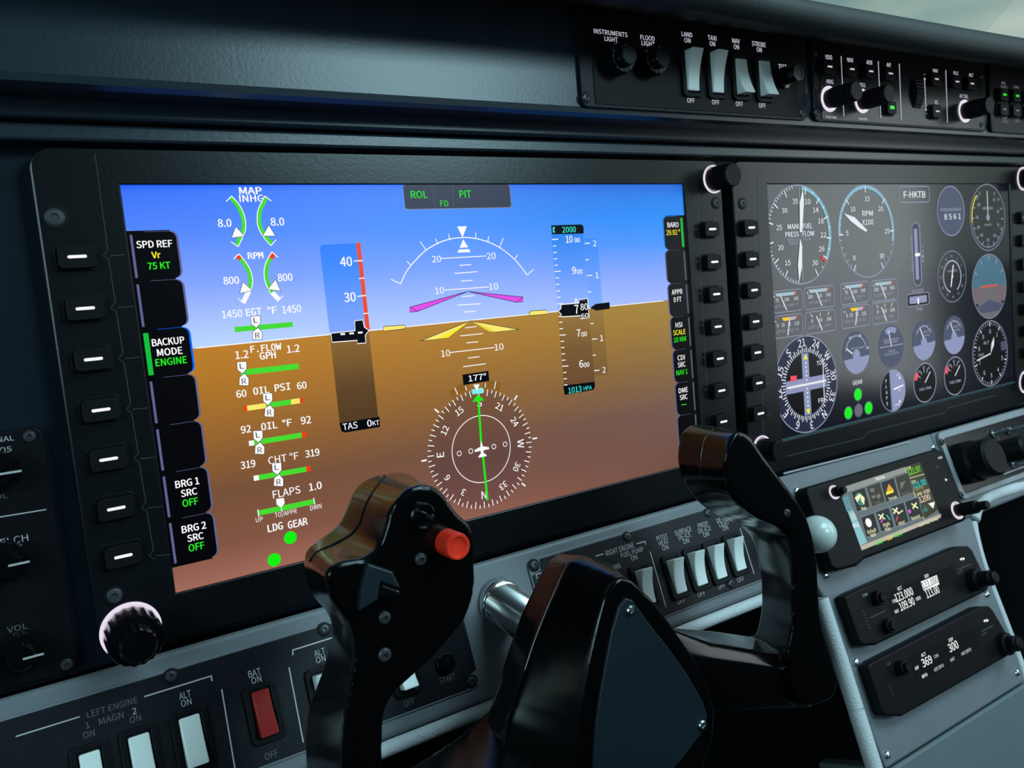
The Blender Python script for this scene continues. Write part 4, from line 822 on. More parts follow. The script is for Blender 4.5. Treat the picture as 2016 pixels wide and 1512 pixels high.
au, a0, a1 = fplate('audio_selector_panel', 'narrow black plate of small green lit audio keys at far right', 1948, 2150, fb, 'control panel')
pr = Print(FQ)
for t, x, y, w_ in (('MIC', 1830, 340, 8), ('COM 1', 1834, 375, 13), ('COM 1', 1945, 378, 11), ('MIC', 1838, 660, 8), ('COM 2', 1842, 690, 13), ('COM 2', 1952, 686, 11), ('COM 3', 2060, 385, 11), ('AUX', 2060, 690, 10)): pr.text(t, *tA(x, y), w_, 5, G_DIM2, .3)
pr.build('legends', au)
for x in (1842, 1957, 2065, 2180): soft_key(FQ, *tA(x, 445 + (x - 1842) * .1), .0112, .0088, au, lit=G_GREEN, dash=(.0050, .0016), th=.003); soft_key(FQ, *tA(x, 578 + (x - 1842) * .1), .0112, .0088, au, lit=G_DIM2, dash=(.0044, .0010), th=.003)
screw(FP, 1953, 247, .0020, au, M_DSTEEL, recess=True)

# =================================================================== audio plate at the far left of the main panel
AP_ = Plane((0, .0092, 0), (1, 0, 0), (0, 0, 1)); AQ = AP_.up(.004)
ic = thing('intercom_panel', AP_.W(-.09, -.19), 'black intercom plate with SQUELCH and VOL knobs left of the blue screen', 'control panel')
a1 = (AQ.L(90, 900)[0] + AQ.L(146, 1250)[0]) / 2
plate('face_plate', AP_, -.30, AQ.L(120, 1328)[1], a1, AQ.L(60, 842)[1], .004, .004, ic, M_BLACK)
pr = Print(AQ)
pr.text('EXTERNAL', -18, 868, 92, 10, M_PAINT, .3); pr.text('RADIOS', -10, 888, 66, 10, M_PAINT, .3); pr.text('VOL', -4, 978, 36, 10, M_PAINTD, .2); pr.text('SQUELCH', 3, 1068, 106, 13, M_PAINT, .2); pr.text('VOL', 34, 1236, 40, 11, M_PAINTD, .2)
pr.line((-200, 1050), (91, 1003), 2.4, M_PAINT); pr.build('legends', ic)
for u, v in ((12, 1100), (40, 1278), (-4, 925)):
    k = knob(AQ, u, v, .0078, .012, ic, mat=M_GLOSS, knurl=.06); kp = AQ.up(.0122); q = kp.L(u, v); c = AQ.L(u, v); p2 = Print(kp, .0001); p2.raw([(c[0] + .0005, c[1] - .0006), (c[0] + .0075, c[1] - .0006), (c[0] + .0075, c[1] + .0002), (c[0] + .0005, c[1] + .0002)], M_PAINT); p2.build('index_line', k)
for u, v in ((58, 859), (131, 1308)): screw(AQ, u, v, .0024, ic, M_DSTEEL)

# =================================================================== lower panel
bw = (LP.L(860, 1420)[1] + LP.L(1440, 1190)[1]) / 2          # lower edge of the painted face
low = thing('lower_instrument_panel', LP.W(.1, bw, -.02), 'sloping grey lower panel running under both large displays', 'panel')
aP0 = LP.L(1560, 1100)[0]; aP1 = LP.L(1838, 870)[0]
solid('left_wing', low, M_GREY, LP, [(PX0, bw), (aP0 - .0004, bw), (aP0 - .0004, -.0004), (PX0, -.0004)], -.03, 0, .0025, 3)
solid('right_wing', low, M_GREY, LP, [(aP1 + .0004, bw - .004), (PX1, bw - .004), (PX1, -.0004), (aP1 + .0004, -.0004)], -.03, 0, .0025, 3)
h2 = abs(LP.L(756, 1496)[1] - LP.L(756, 1460)[1])
def padded(name, parent, p0, p1, r, dn=-.001, squash=1.0, mat=M_LEATH):
    """padded leather roll between two points of the slope"""
    p0 = np.array(p0); p1 = np.array(p1); t = p1 - p0; Ln = np.linalg.norm(t); t = t / Ln; nn = np.array([-t[1], t[0]]); mb = MB(); vs = []; N = 60; K = 14
    for i in range(N + 1):
        c = p0 + t * Ln * i / N
        for j in range(K):
            q = 2 * math.pi * j / K; rr = r * (1 + .02 * math.sin(i * 2.7 + j)); e = c + nn * rr * math.cos(q); vs.append(LP.W(e[0], e[1], dn + rr * squash * math.sin(q)))
    mb.add(vs, [(i * K + j, i * K + (j + 1) % K, (i + 1) * K + (j + 1) % K, (i + 1) * K + j) for i in range(N) for j in range(K)] + [tuple(range(K)), tuple(N * K + j for j in range(K))], mat)
    return link(name, mb, parent, smooth=True)
padded('leather_roll', low, (PX0, bw - h2 / 2 - .0004), (aP0 + .006, bw - h2 / 2 - .0004), h2 / 2, -.0035)
def padded_path(name, parent, P, rad, dn=-.002, mat=M_LEATH):
    P = [np.array(p) for p in P]; Q = []; n_ = len(P)
    for i in range(n_ - 1):
        p0, p1, p2, p3 = P[max(i - 1, 0)], P[i], P[i + 1], P[min(i + 2, n_ - 1)]
        for k in range(10):
            t = k / 10; Q.append(.5 * (2 * p1 + (p2 - p0) * t + (2 * p0 - 5 * p1 + 4 * p2 - p3) * t * t + (3 * p1 - p0 - 3 * p2 + p3) * t ** 3))
    Q.append(P[-1]); K = 12; vs = []
    for i in range(len(Q)):
        t = Q[min(i + 1, len(Q) - 1)] - Q[max(i - 1, 0)]; t = t / np.linalg.norm(t); nn = np.array([-t[1], t[0]])
        for k in range(K): q = 2 * math.pi * k / K; e = Q[i] + nn * rad * math.cos(q); vs.append(LP.W(e[0], e[1], dn + rad * math.sin(q)))
    mb = MB(); mb.add(vs, [(i * K + j, i * K + (j + 1) % K, (i + 1) * K + (j + 1) % K, (i + 1) * K + j) for i in range(len(Q) - 1) for j in range(K)] + [tuple(range(K)), tuple((len(Q) - 1) * K + j for j in range(K))], mat)
    return link(name, mb, parent, smooth=True)
padded_path('leather_roll', low, [(PX1, bw - .0075), (PX1 - .2, bw - .0075)] + [LP.L(u, v) for u, v in ((2062, 944), (2000, 961), (1955, 976), (1930, 995), (1921, 1022))], .0048)
solid('edge_strip', low, M_GREYL, LP, [tuple(map(float, LP.L(u, v))) for u, v in ((1540, 931), (1790, 868), (1790, 872), (1541, 935))], 0, .0012, .0003)

# left switch plate
c6b = lambda x, y: (x * .3472, 1150 + y * .3472)
LQ = LP.up(.0016)
sl = thing('engine_switch_panel', LP.W(-.02, bw), 'black switch plate with LEFT ENGINE legend, red BAT rocker and START button', 'switch panel')
bt = (LP.L(649, 1224)[1] + LP.L(100, 1384)[1]) / 2; bb = LP.L(880, 1376)[1]; ar = LP.L(938, 1310)[0]
plate('backing_plate', LP, -.30, bb, ar, bt, .004, .0010, sl, M_GREY)
solid('face_plate', sl, M_PLATE, LP.up(.001), [(-.297, bb + .0012), (ar - .0075, bb + .0012), (ar - .0068, bb + .007), (ar - .0012, bb + .0085), (ar - .0012, bt - .0012), (-.297, bt - .0012)], 0, .0006, .0003)
pr = Print(LQ)
for t, u, v, w_, h, m in (('LEFT ENGINE', 221.5, 1392, 99, 12, M_PAINTD), ('MAGN', 219, 1414, 48, 12, M_PAINTD), ('1', 172.5, 1428, 7, 11, M_PAINTD), ('ON', 175, 1445, 22, 12, M_PAINTD), ('2', 264.6, 1400, 8, 12, M_PAINT), ('ON', 266.3, 1415, 22, 12, M_PAINTD), ('ALT', 364, 1368, 23, 13, M_PAINT), ('ON', 366.3, 1383, 20, 12, M_PAINT), ('BAT', 501, 1324.5, 24, 13, M_PAINT), ('ON', 504.5, 1338, 19, 12, M_PAINT), ('OFF', 533.7, 1486, 25, 13, M_PAINTD), ('ALT', 629, 1284, 21, 12, M_PAINT), ('ON', 631, 1297.5, 18, 12, M_PAINT), ('OFF', 805.5, 1383, 21, 12, M_PAINTD), ('START', 880.6, 1336, 31, 11, M_PAINTD)):
    pr.text(t, u, v, w_, h, m, .15)
for p, q in (((31, 1450), (157, 1411)), ((284, 1371.5), (416.6, 1330.5)), ((416, 1330.5), (417, 1341)), ((436.4, 1357), (463.5, 1520)), ((568.7, 1314), (597, 1461.4)), ((576.4, 1290), (576, 1280)), ((576, 1280), (700, 1241)), ((770, 1222), (850, 1199))): pr.line(p, q, 2.6, M_PAINT)
pr.build('legends', sl)
def lrock(pl, u, v, wpx, hpx, parent, mat, hi, label, rise=.0075):
    p = pl.up(.002); sa, sb = p.sc(u, v); q = proj(pl.W(*p.L(u, v))); return rocker(pl, q[0], q[1], wpx / sa, hpx / sb, parent, mat, hi, rise, label)
lrock(LQ, 183, 1530, 42, 98, sl, M_IVORY, 'bottom', 'pale rocker under MAGN 1', .006); lrock(LQ, 281, 1496, 42, 98, sl, M_IVORY, 'bottom', 'pale rocker under MAGN 2', .006); lrock(LQ, 381, 1458, 41, 96, sl, M_IVORY, 'bottom', 'pale ALT rocker beside the red one', .006)
lrock(LQ, 521, 1403, 35, 88, sl, M_RED, 'bottom', 'red BAT rocker', .006); lrock(LQ, 642, 1368, 34, 84, sl, M_IVORY, 'top', 'pale ALT rocker behind the yoke grip', .007); lrock(LQ, 797, 1318, 30, 74, sl, M_IVORY, 'bottom', 'pale rocker beside the START button', .006)
a, b = LQ.L(876, 1306); mb = MB(); rs = 20 / LQ.sc(876, 1306)[1]
lathe(mb, LQ, a, b, [(rs, 0), (rs, .0012), (rs * .85, .002), (rs * .8, .0006), (rs * .68, .0006), (rs * .66, .0035), (0, .0038)], M_GLOSS, 32); link('start_button', mb, sl)
for u, v in ((337, 1331), (638, 1239)): screw(LQ, u, v, .0024, sl, M_DSTEEL, recess=True)
screw(LP.up(.001), 928, 1341, .0024, sl, M_DSTEEL, recess=True)

# right switch plate
sr_ = thing('deice_switch_panel', LP.W(.28, bw), 'black switch plate with RIGHT ENGINE legend and PITOT HEAT rocker row', 'switch panel')
al = LP.L(1041, 1130)[0]; bb2 = LP.L(1400, 1181)[1]; bt2 = (LP.L(1160, 1067)[1] + LP.L(1385, 1001)[1]) / 2; a2 = LP.L(1510, 1080)[0]
plate('backing_plate', LP, al, bb2, a2, bt2, .004, .0010, sr_, M_GREY)
solid('face_plate', sr_, M_PLATE, LP.up(.001), [(al + .0012, bb2 + .0012), (a2 - .0012, bb2 + .0012), (a2 - .0012, bt2 - .0012), (al + .0085, bt2 - .0012), (al + .0075, bt2 - .0070), (al + .0012, bt2 - .0085)], 0, .0006, .0003)
c3 = lambda x, y: (1020 + x * .248, 1000 + y * .248)
pr = Print(LQ)
for t, x, y, w_, h in (('RIGHT ENGINE', 808, 328, 55, 10), ('FUEL PUMP', 905, 352, 44, 9), ('ON', 920, 395, 12, 9), ('CARB', 768, 470, 21, 9), ('PITOT', 1142, 233, 21, 9), ('HEAT', 1155, 273, 19, 9), ('ON', 1167, 315, 11.5, 9), ('SURFACE', 1308, 182, 32, 9), ('DE-ICE', 1320, 222, 24, 9), ('ON', 1332, 263, 11.5, 9), ('PROP', 1466, 133, 19, 9), ('DE-ICE', 1478, 172, 24, 9), ('ON', 1490, 210, 11, 8.5), ('DE-ICE', 1620, 90, 22, 8.5), ('LIGHT', 1634, 124, 20, 8.5), ('ON', 1643, 160, 10.5, 8.5), ('OFF', 1292, 740, 15, 9), ('OFF', 1453, 680, 14.5, 9), ('OFF', 1612, 620, 13.5, 9), ('OFF', 1765, 567, 13, 9)):
    pr.text(t, *c3(x, y), w_, h, M_PAINT, .15)
for p in (((612, 383), (678, 365)), ((940, 285), (1008, 265)), ((1006, 265), (1012, 292)), ((1047, 347), (1172, 787)), ((1760, 160), (1872, 523)), ((185, 515), (140, 530)), ((140, 530), (150, 562))): pr.line(c3(*p[0]), c3(*p[1]), 2.0, M_PAINT)
pr.build('legends', sr_)
for u, v, w_, h, lb in ((1334, 1134, 20.5, 66, 'PITOT HEAT rocker'), (1375, 1119, 20, 65, 'SURFACE DE-ICE rocker'), (1413.5, 1106, 19.5, 64, 'PROP DE-ICE rocker'), (1452, 1091, 18.5, 62, 'LIGHT rocker at the end of the row'), (1272, 1155, 21.5, 68, 'FUEL PUMP rocker'), (1212, 1176, 22, 70, 'pale rocker hidden by the yoke')): lrock(LQ, u, v, w_, h, sr_, M_IVORY, 'top', lb, .0085)
for u, v in ((1234.5, 1056.5), (1393, 1010), (1438, 1149)): screw(LQ, u, v, .0022, sr_, M_DSTEEL, recess=True)
screw(LP.up(.001), 1051, 1113, .0026, sr_, M_DSTEEL, recess=True)

# =================================================================== centre pedestal
ped = thing('center_pedestal', LP.W(.45, -.19, -.05), 'grey centre pedestal that carries the touchscreen and two radios', 'console')
pp = [(aP0, -.0004), LP.L(1576, 1100), LP.L(1627, 1184), LP.L(1699, 1397), LP.L(1725, 1506), LP.L(1738, 1548)]
pb = LP.L(1940, 1391)[1]
pp = [(float(p[0]), float(p[1])) for p in pp[:4]] + [(LP.L(1733, 1490)[0] + .002, pb)]
pr_ = [(LP.L(2022, 1352)[0], pb), tuple(LP.L(2014, 1322)), tuple(LP.L(1989, 1248)), tuple(LP.L(1943, 1126)), tuple(LP.L(1926, 1062)), tuple(LP.L(1912, 1018)), (aP1, bw - .004), (aP1, -.0004)]
pg = [tuple(map(float, p)) for p in pp + pr_]
solid('face_plate', ped, M_GREY, LP, pg, -.004, 0, .0015, 2)
solid('console_body', ped, M_CARPET, LP, [(aP0 + .012, -.004), (pp[-1][0] + .004, pb + .002), (pr_[0][0] - .004, pb + .002), (aP1 - .004, -.004)], -.06, -.0042)
for q0, q1 in (((1619, 1176), (1690, 1397)), ((1689, 1394), (1735, 1540))): padded('leather_roll', ped, LP.L(*q0), LP.L(*q1), .0052, -.002)
padded_path('leather_roll', ped, [LP.L(u, v) for u, v in ((1921, 1026), (1927, 1060), (1944, 1120), (1992, 1246), (2030, 1350))], .0036, -.003)
for u, v in ((1568, 967), (1626, 1133), (1684, 1304), (1745, 1486), (1942, 1170), (2001, 1324), (1836, 881)): screw(LP, u, v, .0024, ped, M_CHROME, dome=.0018)
lc = thing('pedestal_base_cover', LP.W(.47, pb - .08, -.05), 'lower cover of the pedestal below the radios, teal light painted into its colour', 'console')
solid('cover_plate', lc, M_LOWERPED, LP, [(pp[-1][0] + .003, pb - .0018), (pr_[0][0] + .03, pb - .0018), (pr_[0][0] + .05, pb - .26), (pp[-1][0] + .04, pb - .26)], -.06, -.001, .002, 3)

# landing gear knob: white ball on a short stem, behind the right yoke grip
gk = thing('gear_lever', LP.W(*LP.L(1590, 1040), 0), 'white ball lever behind the right yoke grip beside the touchscreen', 'lever')
GB = LP.up(.022); sb = GB.sc(1609, 1052)[1]; rb_ = 36 / sb; a, b = GB.L(1609, 1052)
mb = MB(); lathe(mb, GB, a, b, [(max(1e-7, rb_ * math.cos(math.radians(q))), rb_ * math.sin(math.radians(q))) for q in range(-90, 91, 9)], M_WHITE, 36); link('ball', mb, gk, smooth=True)
mb = MB(); lathe(mb, LP, a, b, [(.006, 0), (.006, .001), (.003, .0015), (.003, .013)], M_STEEL, 20); link('stem', mb, gk)

# =================================================================== touchscreen navigator
g = lambda x, y: (1550 + x * .17857, 880 + y * .17857)
GP = LP.up(.011)
nv = thing('touchscreen_navigator', LP.W(.44, -.05), 'black touchscreen unit showing a home menu of aviation icons', 'navigator')
po = [tuple(map(float, GP.L(*g(x, y)))) for x, y in ((225, 440), (1650, 20), (1725, 45), (1990, 770), (1960, 815), (860, 1235), (780, 1310), (560, 1365), (500, 1340), (215, 500))]
solid('housing', nv, M_BLACK, LP, po, 0, .011, .002, 3)
GS = LP.up(.0112)
quad = [GS.L(*g(x, y)) for x, y in ((822, 1140), (1692, 775), (1463, 167), (578, 455))]
mb = MB(); mb.add([GS.W(*q) for q in quad] + [GS.W(*q, -.001) for q in quad], [(0, 1, 2, 3), (0, 4, 5, 1), (1, 5, 6, 2), (2, 6, 7, 3), (3, 7, 4, 0)], glow('navigator_grey', lin(102, 114, 117), rough=.6)); ns_ = link('screen', mb, nv)
pr = Print(GS)
def gp(pts, m): pr.poly([g(*p) for p in pts], m)
gp(((578, 455), (1290, 222), (1310, 275), (600, 520)), glow('nav_header', lin(138, 146, 140)))
gp(((645, 660), (700, 640), (880, 1050), (800, 1090)), glow('nav_teal', lin(135, 190, 198))); gp(((600, 560), (668, 530), (720, 700), (655, 715)), glow('nav_teal2', lin(90, 140, 150)))
gp(((1283, 225), (1463, 167), (1660, 690), (1500, 800)), glow('nav_olive', lin(52, 54, 30)))
for i, (x, y) in enumerate(((1283, 225),)): pr.line(g(1290, 225), g(1508, 798), 2.2, glow('nav_cream', lin(225, 225, 150)))
gp(((800, 1095), (1692, 735), (1692, 778), (822, 1140)), glow('nav_footer', lin(185, 176, 160)))
G_IC = glow('nav_icon_tile', lin(16, 22, 20)); G_ICD = glow('nav_icon_dim', lin(42, 46, 36)); G_CR = glow('nav_text', lin(240, 240, 190)); G_GL = glow('nav_dim_glyph', lin(110, 115, 105)); G_TIL = glow('nav_tile_edge', lin(105, 135, 150))
tile = lambda x, y: ((x, y), (x + 145, y - 52), (x + 205, y + 165), (x + 62, y + 218))
for i, (x, y) in enumerate(((705, 497), (872, 440), (1027, 392), (1185, 335), (808, 778), (972, 718), (1135, 660), (1292, 605))):
    c = np.mean(tile(x, y), 0); T = [c + (np.array(p) - c) * 1.05 for p in tile(x, y)]; gp(T, G_TIL if i not in (1, 3) else G_GL); gp([c + (np.array(p) - c) * .98 for p in tile(x, y)], G_ICD if i in (1, 3) else G_IC)
sb = GS.sc(1690, 985)[1]
def gd(x, y, r, m, n=20): pr.disc(GS.L(*g(x, y)), r / sb, m, n=n)
gd(798, 575, 12.5, glow('nav_globe', lin(50, 130, 120))); gp(((740, 560), (800, 510), (800, 560), (770, 610)), G_CR); gp(((800, 520), (850, 560), (845, 640), (810, 590)), G_CR)
gd(893, 835, 8.5, G_W); gp(((1115, 405), (1175, 480), (1140, 470), (1085, 510)), glow('nav_amber', lin(225, 160, 40))); gp(((1090, 500), (1160, 470), (1170, 500), (1085, 530)), G_YEL)
gp(((905, 460), (960, 455), (950, 500), (915, 500)), G_GL); gp(((975, 540), (1010, 510), (1030, 545), (1000, 575)), G_GL); gp(((1240, 400), (1300, 370), (1270, 440), (1250, 470)), G_GL); gp(((925, 540), (965, 530), (970, 560), (930, 570)), G_GL)
for x, y in ((1035, 770), (1190, 705), (1400, 650)):
    pr.line(g(x - 35, y - 25), g(x + 40, y + 25), 3, G_CR); pr.line(g(x - 20, y + 30), g(x + 20, y - 35), 3.4, G_CR)
pr.line(g(1030, 835), g(1050, 795), 2.4, G_MAG); pr.line(g(1195, 820), g(1215, 765), 2.4, G_PINK); pr.line(g(1090, 750), g(1130, 805), 2, G_CYAN); gd(1345, 710, 4, G_MAG); pr.line(g(1215, 740), g(1270, 700), 2.2, G_CR)
for t, x, y, w_, h, m in (('Home', 1020, 340, 17, 7, G_W), ('Map', 840, 675, 9, 6, G_CR), ('Traffic', 990, 615, 14, 5.5, G_GL), ('Terrain', 1157, 562, 16, 6, G_CR), ('Weather', 1305, 510, 16, 5.5, G_GL), ('Default', 928, 925, 17, 6.5, G_CR), ('NAV', 945, 970, 10, 6.5, G_CR), ('Flight', 1090, 855, 13, 6.5, G_CR), ('Plan', 1105, 905, 10, 6.5, G_CR), ('PROC', 1260, 840, 13, 6.5, G_CR), ('Nearest', 1412, 775, 17, 6.5, G_CR), ('MSG', 755, 862, 12, 8, G_W), ('COM', 1330, 232, 9, 5, G_CR), ('121.97', 1395, 260, 24, 11, glow('nav_lime', lin(120, 235, 10))), ('STBY', 1388, 385, 9, 5, G_CR), ('121.00', 1452, 405, 25, 11, glow('nav_cyan', lin(40, 215, 215))), ('COMPUTER', 1448, 462, 18, 4.5, glow('nav_tan', lin(190, 160, 90))), ('XPDR', 1452, 520, 10, 6, G_CR), ('STBY', 1532, 492, 13, 6.5, G_CR), ('1200', 1510, 567, 21, 11, glow('nav_pink', lin(245, 215, 190))), ('ENR', 1010, 1050, 12, 7, G_GREEN), ('LOI', 1125, 1003, 9, 7, G_YEL), ('VLOC', 1215, 965, 16, 7.5, G_GREEN), ('Com Freq  Psh Nav', 1555, 828, 38, 4.5, G_CR)):
    pr.text(t, *g(x, y), w_, h, m, .4)
gp(((680, 735), (735, 722), (765, 790), (720, 820)), glow('nav_msg', lin(175, 205, 195))); gp(((1550, 625), (1620, 605), (1605, 680)), G_W); gp(((1510, 650), (1490, 720), (1550, 700)), glow('nav_teal3', lin(30, 120, 110)))
pr.line(g(1345, 345), g(1505, 300), 1, G_CR); pr.build('menu_graphics', ns_)
for x, y, tu, rp in ((515, 500, 1664, 13.5), (1870, 700, 1945, 17)):
    u, v = g(x, y); sb2 = GP.sc(u, v)[1]; knob(GP, u, v, rp * .72 / sb2, h_for(GP, u, v, tu), nv, G_RING, mat=M_KEY, knurl=.05, rr=rp / sb2)
p2 = Print(GP, .0003); p2.text('HOME', *g(1683, 118), 8, 4, G_W, .4); p2.poly([g(1735, 345), g(1762, 362), g(1742, 380)], G_W); p2.disc(GP.L(*g(1648, 218)), .0006, G_GL, n=10); p2.build('key_legends', nv)

# =================================================================== radios
r = lambda x, y: (1640 + x * .2446, 1060 + y * .2446)
RP = LP.up(.009)
def radio(name, label, out, loc):
    t = thing(name, RP.W(*RP.L(*loc), -.009), label, 'radio')
    po = [tuple(map(float, RP.L(*r(x, y)))) for x, y in out]
    solid('housing', t, M_BLACK, LP, po, 0, .009, .0015, 3); return t
r1 = radio('nav_com_radio', 'black radio showing 123.000 and 109.90, directly below the touchscreen', ((90, 470), (150, 432), (1000, 62), (1095, 60), (1125, 95), (1262, 385), (1240, 425), (350, 858), (235, 862), (215, 830)), (650, 480))
rz = MB(); i_ = [tuple(RP.L(*r(x, y))) for x, y in ((420, 440), (960, 215), (1010, 330), (480, 620))]
rz.add([RP.W(*q, .0001) for q in i_], [(0, 1, 2, 3)], glow('radio_window', lin(5, 5, 7), rough=.6)); link('display_window', rz, r1)
pr = Print(RP, .0003)
for t, x, y, w_, h, bo, m in (('ACT', 533, 402, 8.5, 6, .6, G_W), ('123.000', 568, 452, 34, 15, .5, G_W), ('COM', 491, 503, 7.5, 6, .5, G_W), ('109.90', 592, 527, 28, 15, .5, G_W), ('NAV', 510, 586, 7.5, 6, .5, G_W), ('OBS', 683, 483, 9, 6, .5, G_W), ('SBY', 750, 302, 8.5, 6, .5, G_W), ('113.00', 797, 430, 25, 14, .5, G_W), ('COM', 255, 455, 9, 5, .3, M_PAINT), ('C/F', 1023, 268, 8, 4, .3, M_PAINTD)): pr.text(t, *r(x, y), w_, h, m, bo)
pr.poly([r(703, 348), r(832, 295), r(853, 370), r(727, 422)], G_W); pr.text('123.000', *r(777, 357), 30, 13, G_BLK, .3)
def arrows(x, y):
    for sg in (-1, 1): pr.poly([r(x + sg * 22, y - sg * 4), r(x + sg * 4, y - 14), r(x + sg * 6, y + 14)], G_W)
    pr.line(r(x - 14, y + 4), r(x + 14, y - 4), 1.6, G_W)
arrows(1037, 166); pr.line(r(1005, 250), r(1110, 205), 1, M_PAINTD); pr.line(r(295, 640), r(420, 580), 1, M_PAINTD)
for i in range(6): pr.line(r(240 + i * 9, 580 + i * 27), r(246 + i * 9, 592 + i * 27), 1.6, M_PAINTD)
pr.build('display_text', r1)
def rknob(t, x, y, rr_, tu, **k):
    u, v = r(x, y); sb_ = RP.sc(u, v)[1]; return knob(RP, u, v, rr_ / sb_, h_for(RP, u, v, tu), t, mat=M_KEY, knurl=.05, **k)
rknob(r1, 345, 480, 14, 1741); rknob(r1, 430, 705, 14, 1761)
def barrel(t, x, y, tu, big, small):
    u, v = r(x, y); a, b = RP.L(u, v); h = h_for(RP, u, v, tu); mb = MB()
    lathe(mb, RP, a, b, [(big, 0), (big, h * .30), (big * .96, h * .34), (small, h * .36), (small, h * .80), (small * .88, h * .84), (small * .80, h * .97), (small * .6, h), (0, h)], M_KEY, 28, .04); link('tuning_knob', mb, t)
barrel(r1, 1120, 335, 1962, .0080, .0055)
pr = Print(RP.up(.0092), 0)
r2 = radio('adf_radio', 'black radio showing 369 and 300, lower of the two', ((280, 1025), (330, 985), (1180, 545), (1262, 543), (1290, 575), (1468, 880), (1450, 925), (560, 1432), (425, 1432), (400, 1395)), (830, 990))
rz = MB(); i_ = [tuple(RP.L(*r(x, y))) for x, y in ((610, 960), (1120, 720), (1180, 870), (680, 1170))]
rz.add([RP.W(*q, .0001) for q in i_], [(0, 1, 2, 3)], glow('radio_window', lin(5, 5, 7), rough=.6)); link('display_window', rz, r2)
pr = Print(RP, .0003)
for t, x, y, w_, h, bo, m in (('ACT', 725, 935, 9, 6, .6, G_W), ('369', 752, 988, 19, 15, .5, G_W), ('ADF', 672, 1042, 7.5, 6, .5, G_W), ('COM', 826, 947, 8, 6, .4, G_DIM), ('SBY', 945, 815, 9, 6, .5, G_W), ('300', 964, 868, 18, 15, .5, G_W), ('BFO', 735, 1104, 10, 6, .6, G_W), ('ADF/BFO', 848, 1040, 19, 6, .4, G_DIM), ('ANT', 958, 974, 9, 6, .4, G_DIM), ('ANT/BFO', 1068, 912, 19, 6, .4, G_DIM), ('ADF', 445, 1008, 8, 5, .3, M_PAINTD), ('C/F', 1212, 768, 8, 4, .2, M_PAINTD)): pr.text(t, *r(x, y), w_, h, m, bo)
arrows(1228, 662); pr.line(r(1190, 750), r(1290, 698), 1, M_PAINTD)
for i in range(5): pr.line(r(450 + i * 8, 1185 + i * 17), r(454 + i * 8, 1194 + i * 17), 1.4, M_PAINTD)
pr.build('display_text', r2)
rknob(r2, 530, 1040, 14, 1790); barrel(r2, 1370, 850, 2010, .0080, .0055)

# =================================================================== copilot side control plate on the right wing
q8 = lambda x, y: (1820 + x * .13225, 780 + y * .13225)
cl = thing('heater_control_panel', LP.W(*LP.L(1930, 920)), 'recessed dark control plate with black lever at far right beside the pedestal', 'control panel')
ca0 = LP.L(*q8(215, 640))[0]; cb1 = LP.L(*q8(700, 480))[1]; cb0 = LP.L(*q8(700, 1430))[1]
ringp_mb = MB(); ringp(ringp_mb, LP, rrect(ca0 - .004, cb0 - .003, (.93), cb1 + .004, .005), rrect(ca0 + .0015, cb0 + .001, (.92), cb1 - .0015, .0025), 0, .003, M_GREYL); link('frame', ringp_mb, cl, .0006)
solid('face_plate', cl, M_BEZEL, LP, rrect(ca0 + .001, cb0 + .0005, .925, cb1 - .001, .002), 0, .0006)
ax = LP.n * .97 + LP.ea * .25
mb = MB(); a, b = LP.L(*q8(560, 1010)); lathe(mb, LP, a, b, [(.0165, 0), (.0165, .012), (.0150, .015), (.0150, .026), (.013, .028), (0, .028)], M_KEY, 36); link('control_knob', mb, cl)
mb = MB(); a, b = LP.L(*q8(800, 930)); lathe(mb, LP, a, b, [(.011, 0), (.011, .015), (.0095, .017), (.0095, .034), (.008, .036), (0, .036)], M_KEY, 28, axis=ax); link('control_knob', mb, cl)
for x, y in ((1000, 560), (1230, 520), (1130, 830), (1400, 740), (1300, 1010)):
    mb = MB(); a, b = LP.L(*q8(x, y)); lathe(mb, LP, a, b, [(.0042, 0), (.0042, .0015), (.0022, .002), (.0016, .004), (.0014, .012), (.0022, .0135), (.0018, .015), (0, .0155)], M_STEEL, 18, axis=ax); link('toggle_switch', mb, cl)
pr = Print(LP.up(.0008)); pr.line(q8(1090, 590), q8(1130, 760), 2, M_PAINTD); pr.line(q8(1130, 790), q8(1480, 660), 1.6, M_PAINT); pr.line(q8(1180, 1160), q8(1480, 1050), 1.6, M_PAINT); pr.build('legends', cl)
for x, y in ((258, 680), (540, 1470)): screw(LP.up(.003), *q8(x, y), .0026, cl, M_DSTEEL)

# =================================================================== control yoke
yk = thing('control_yoke', (.17, -.095, -.26), 'glossy black control yoke with two upright grips and a dark badge plate', 'control yoke')
def resamp(P, n):
    P = np.array(P, float); Q = np.vstack([P, P[:1]]); d = np.r_[0, np.cumsum(np.linalg.norm(np.diff(Q, axis=0), axis=1))]; t = np.linspace(0, d[-1], n + 1)[:-1]
    return np.stack([np.interp(t, d, Q[:, i]) for i in (0, 1)], 1)
def match(P, Q):
    """pair up two closed outlines (both from the same landmark) by shape, without twisting"""
    c = lambda A_: (A_ - A_.min(0)) / (A_.max(0) - A_.min(0)).max()
    p, q = c(P), c(Q); n = len(p); m = len(q); D = np.linalg.norm(p[:, None] - q[None], axis=2)
    T = np.full((n, m), 1e9); T[0, 0] = 0
    for i in range(n):
        for j in range(m):
            if i or j:
                b = min(T[i - 1, j] if i else 1e9, T[i, j - 1] if j else 1e9, T[i - 1, j - 1] if i and j else 1e9); T[i, j] = b + D[i, j]
    i, j = n - 1, m - 1; path = [(i, j)]
    while i or j:
        o = [(T[i - 1, j - 1] if i and j else 1e9, (i - 1, j - 1)), (T[i - 1, j] if i else 1e9, (i - 1, j)), (T[i, j - 1] if j else 1e9, (i, j - 1))]
        i, j = min(o)[1]; path.append((i, j))
    return path[::-1]
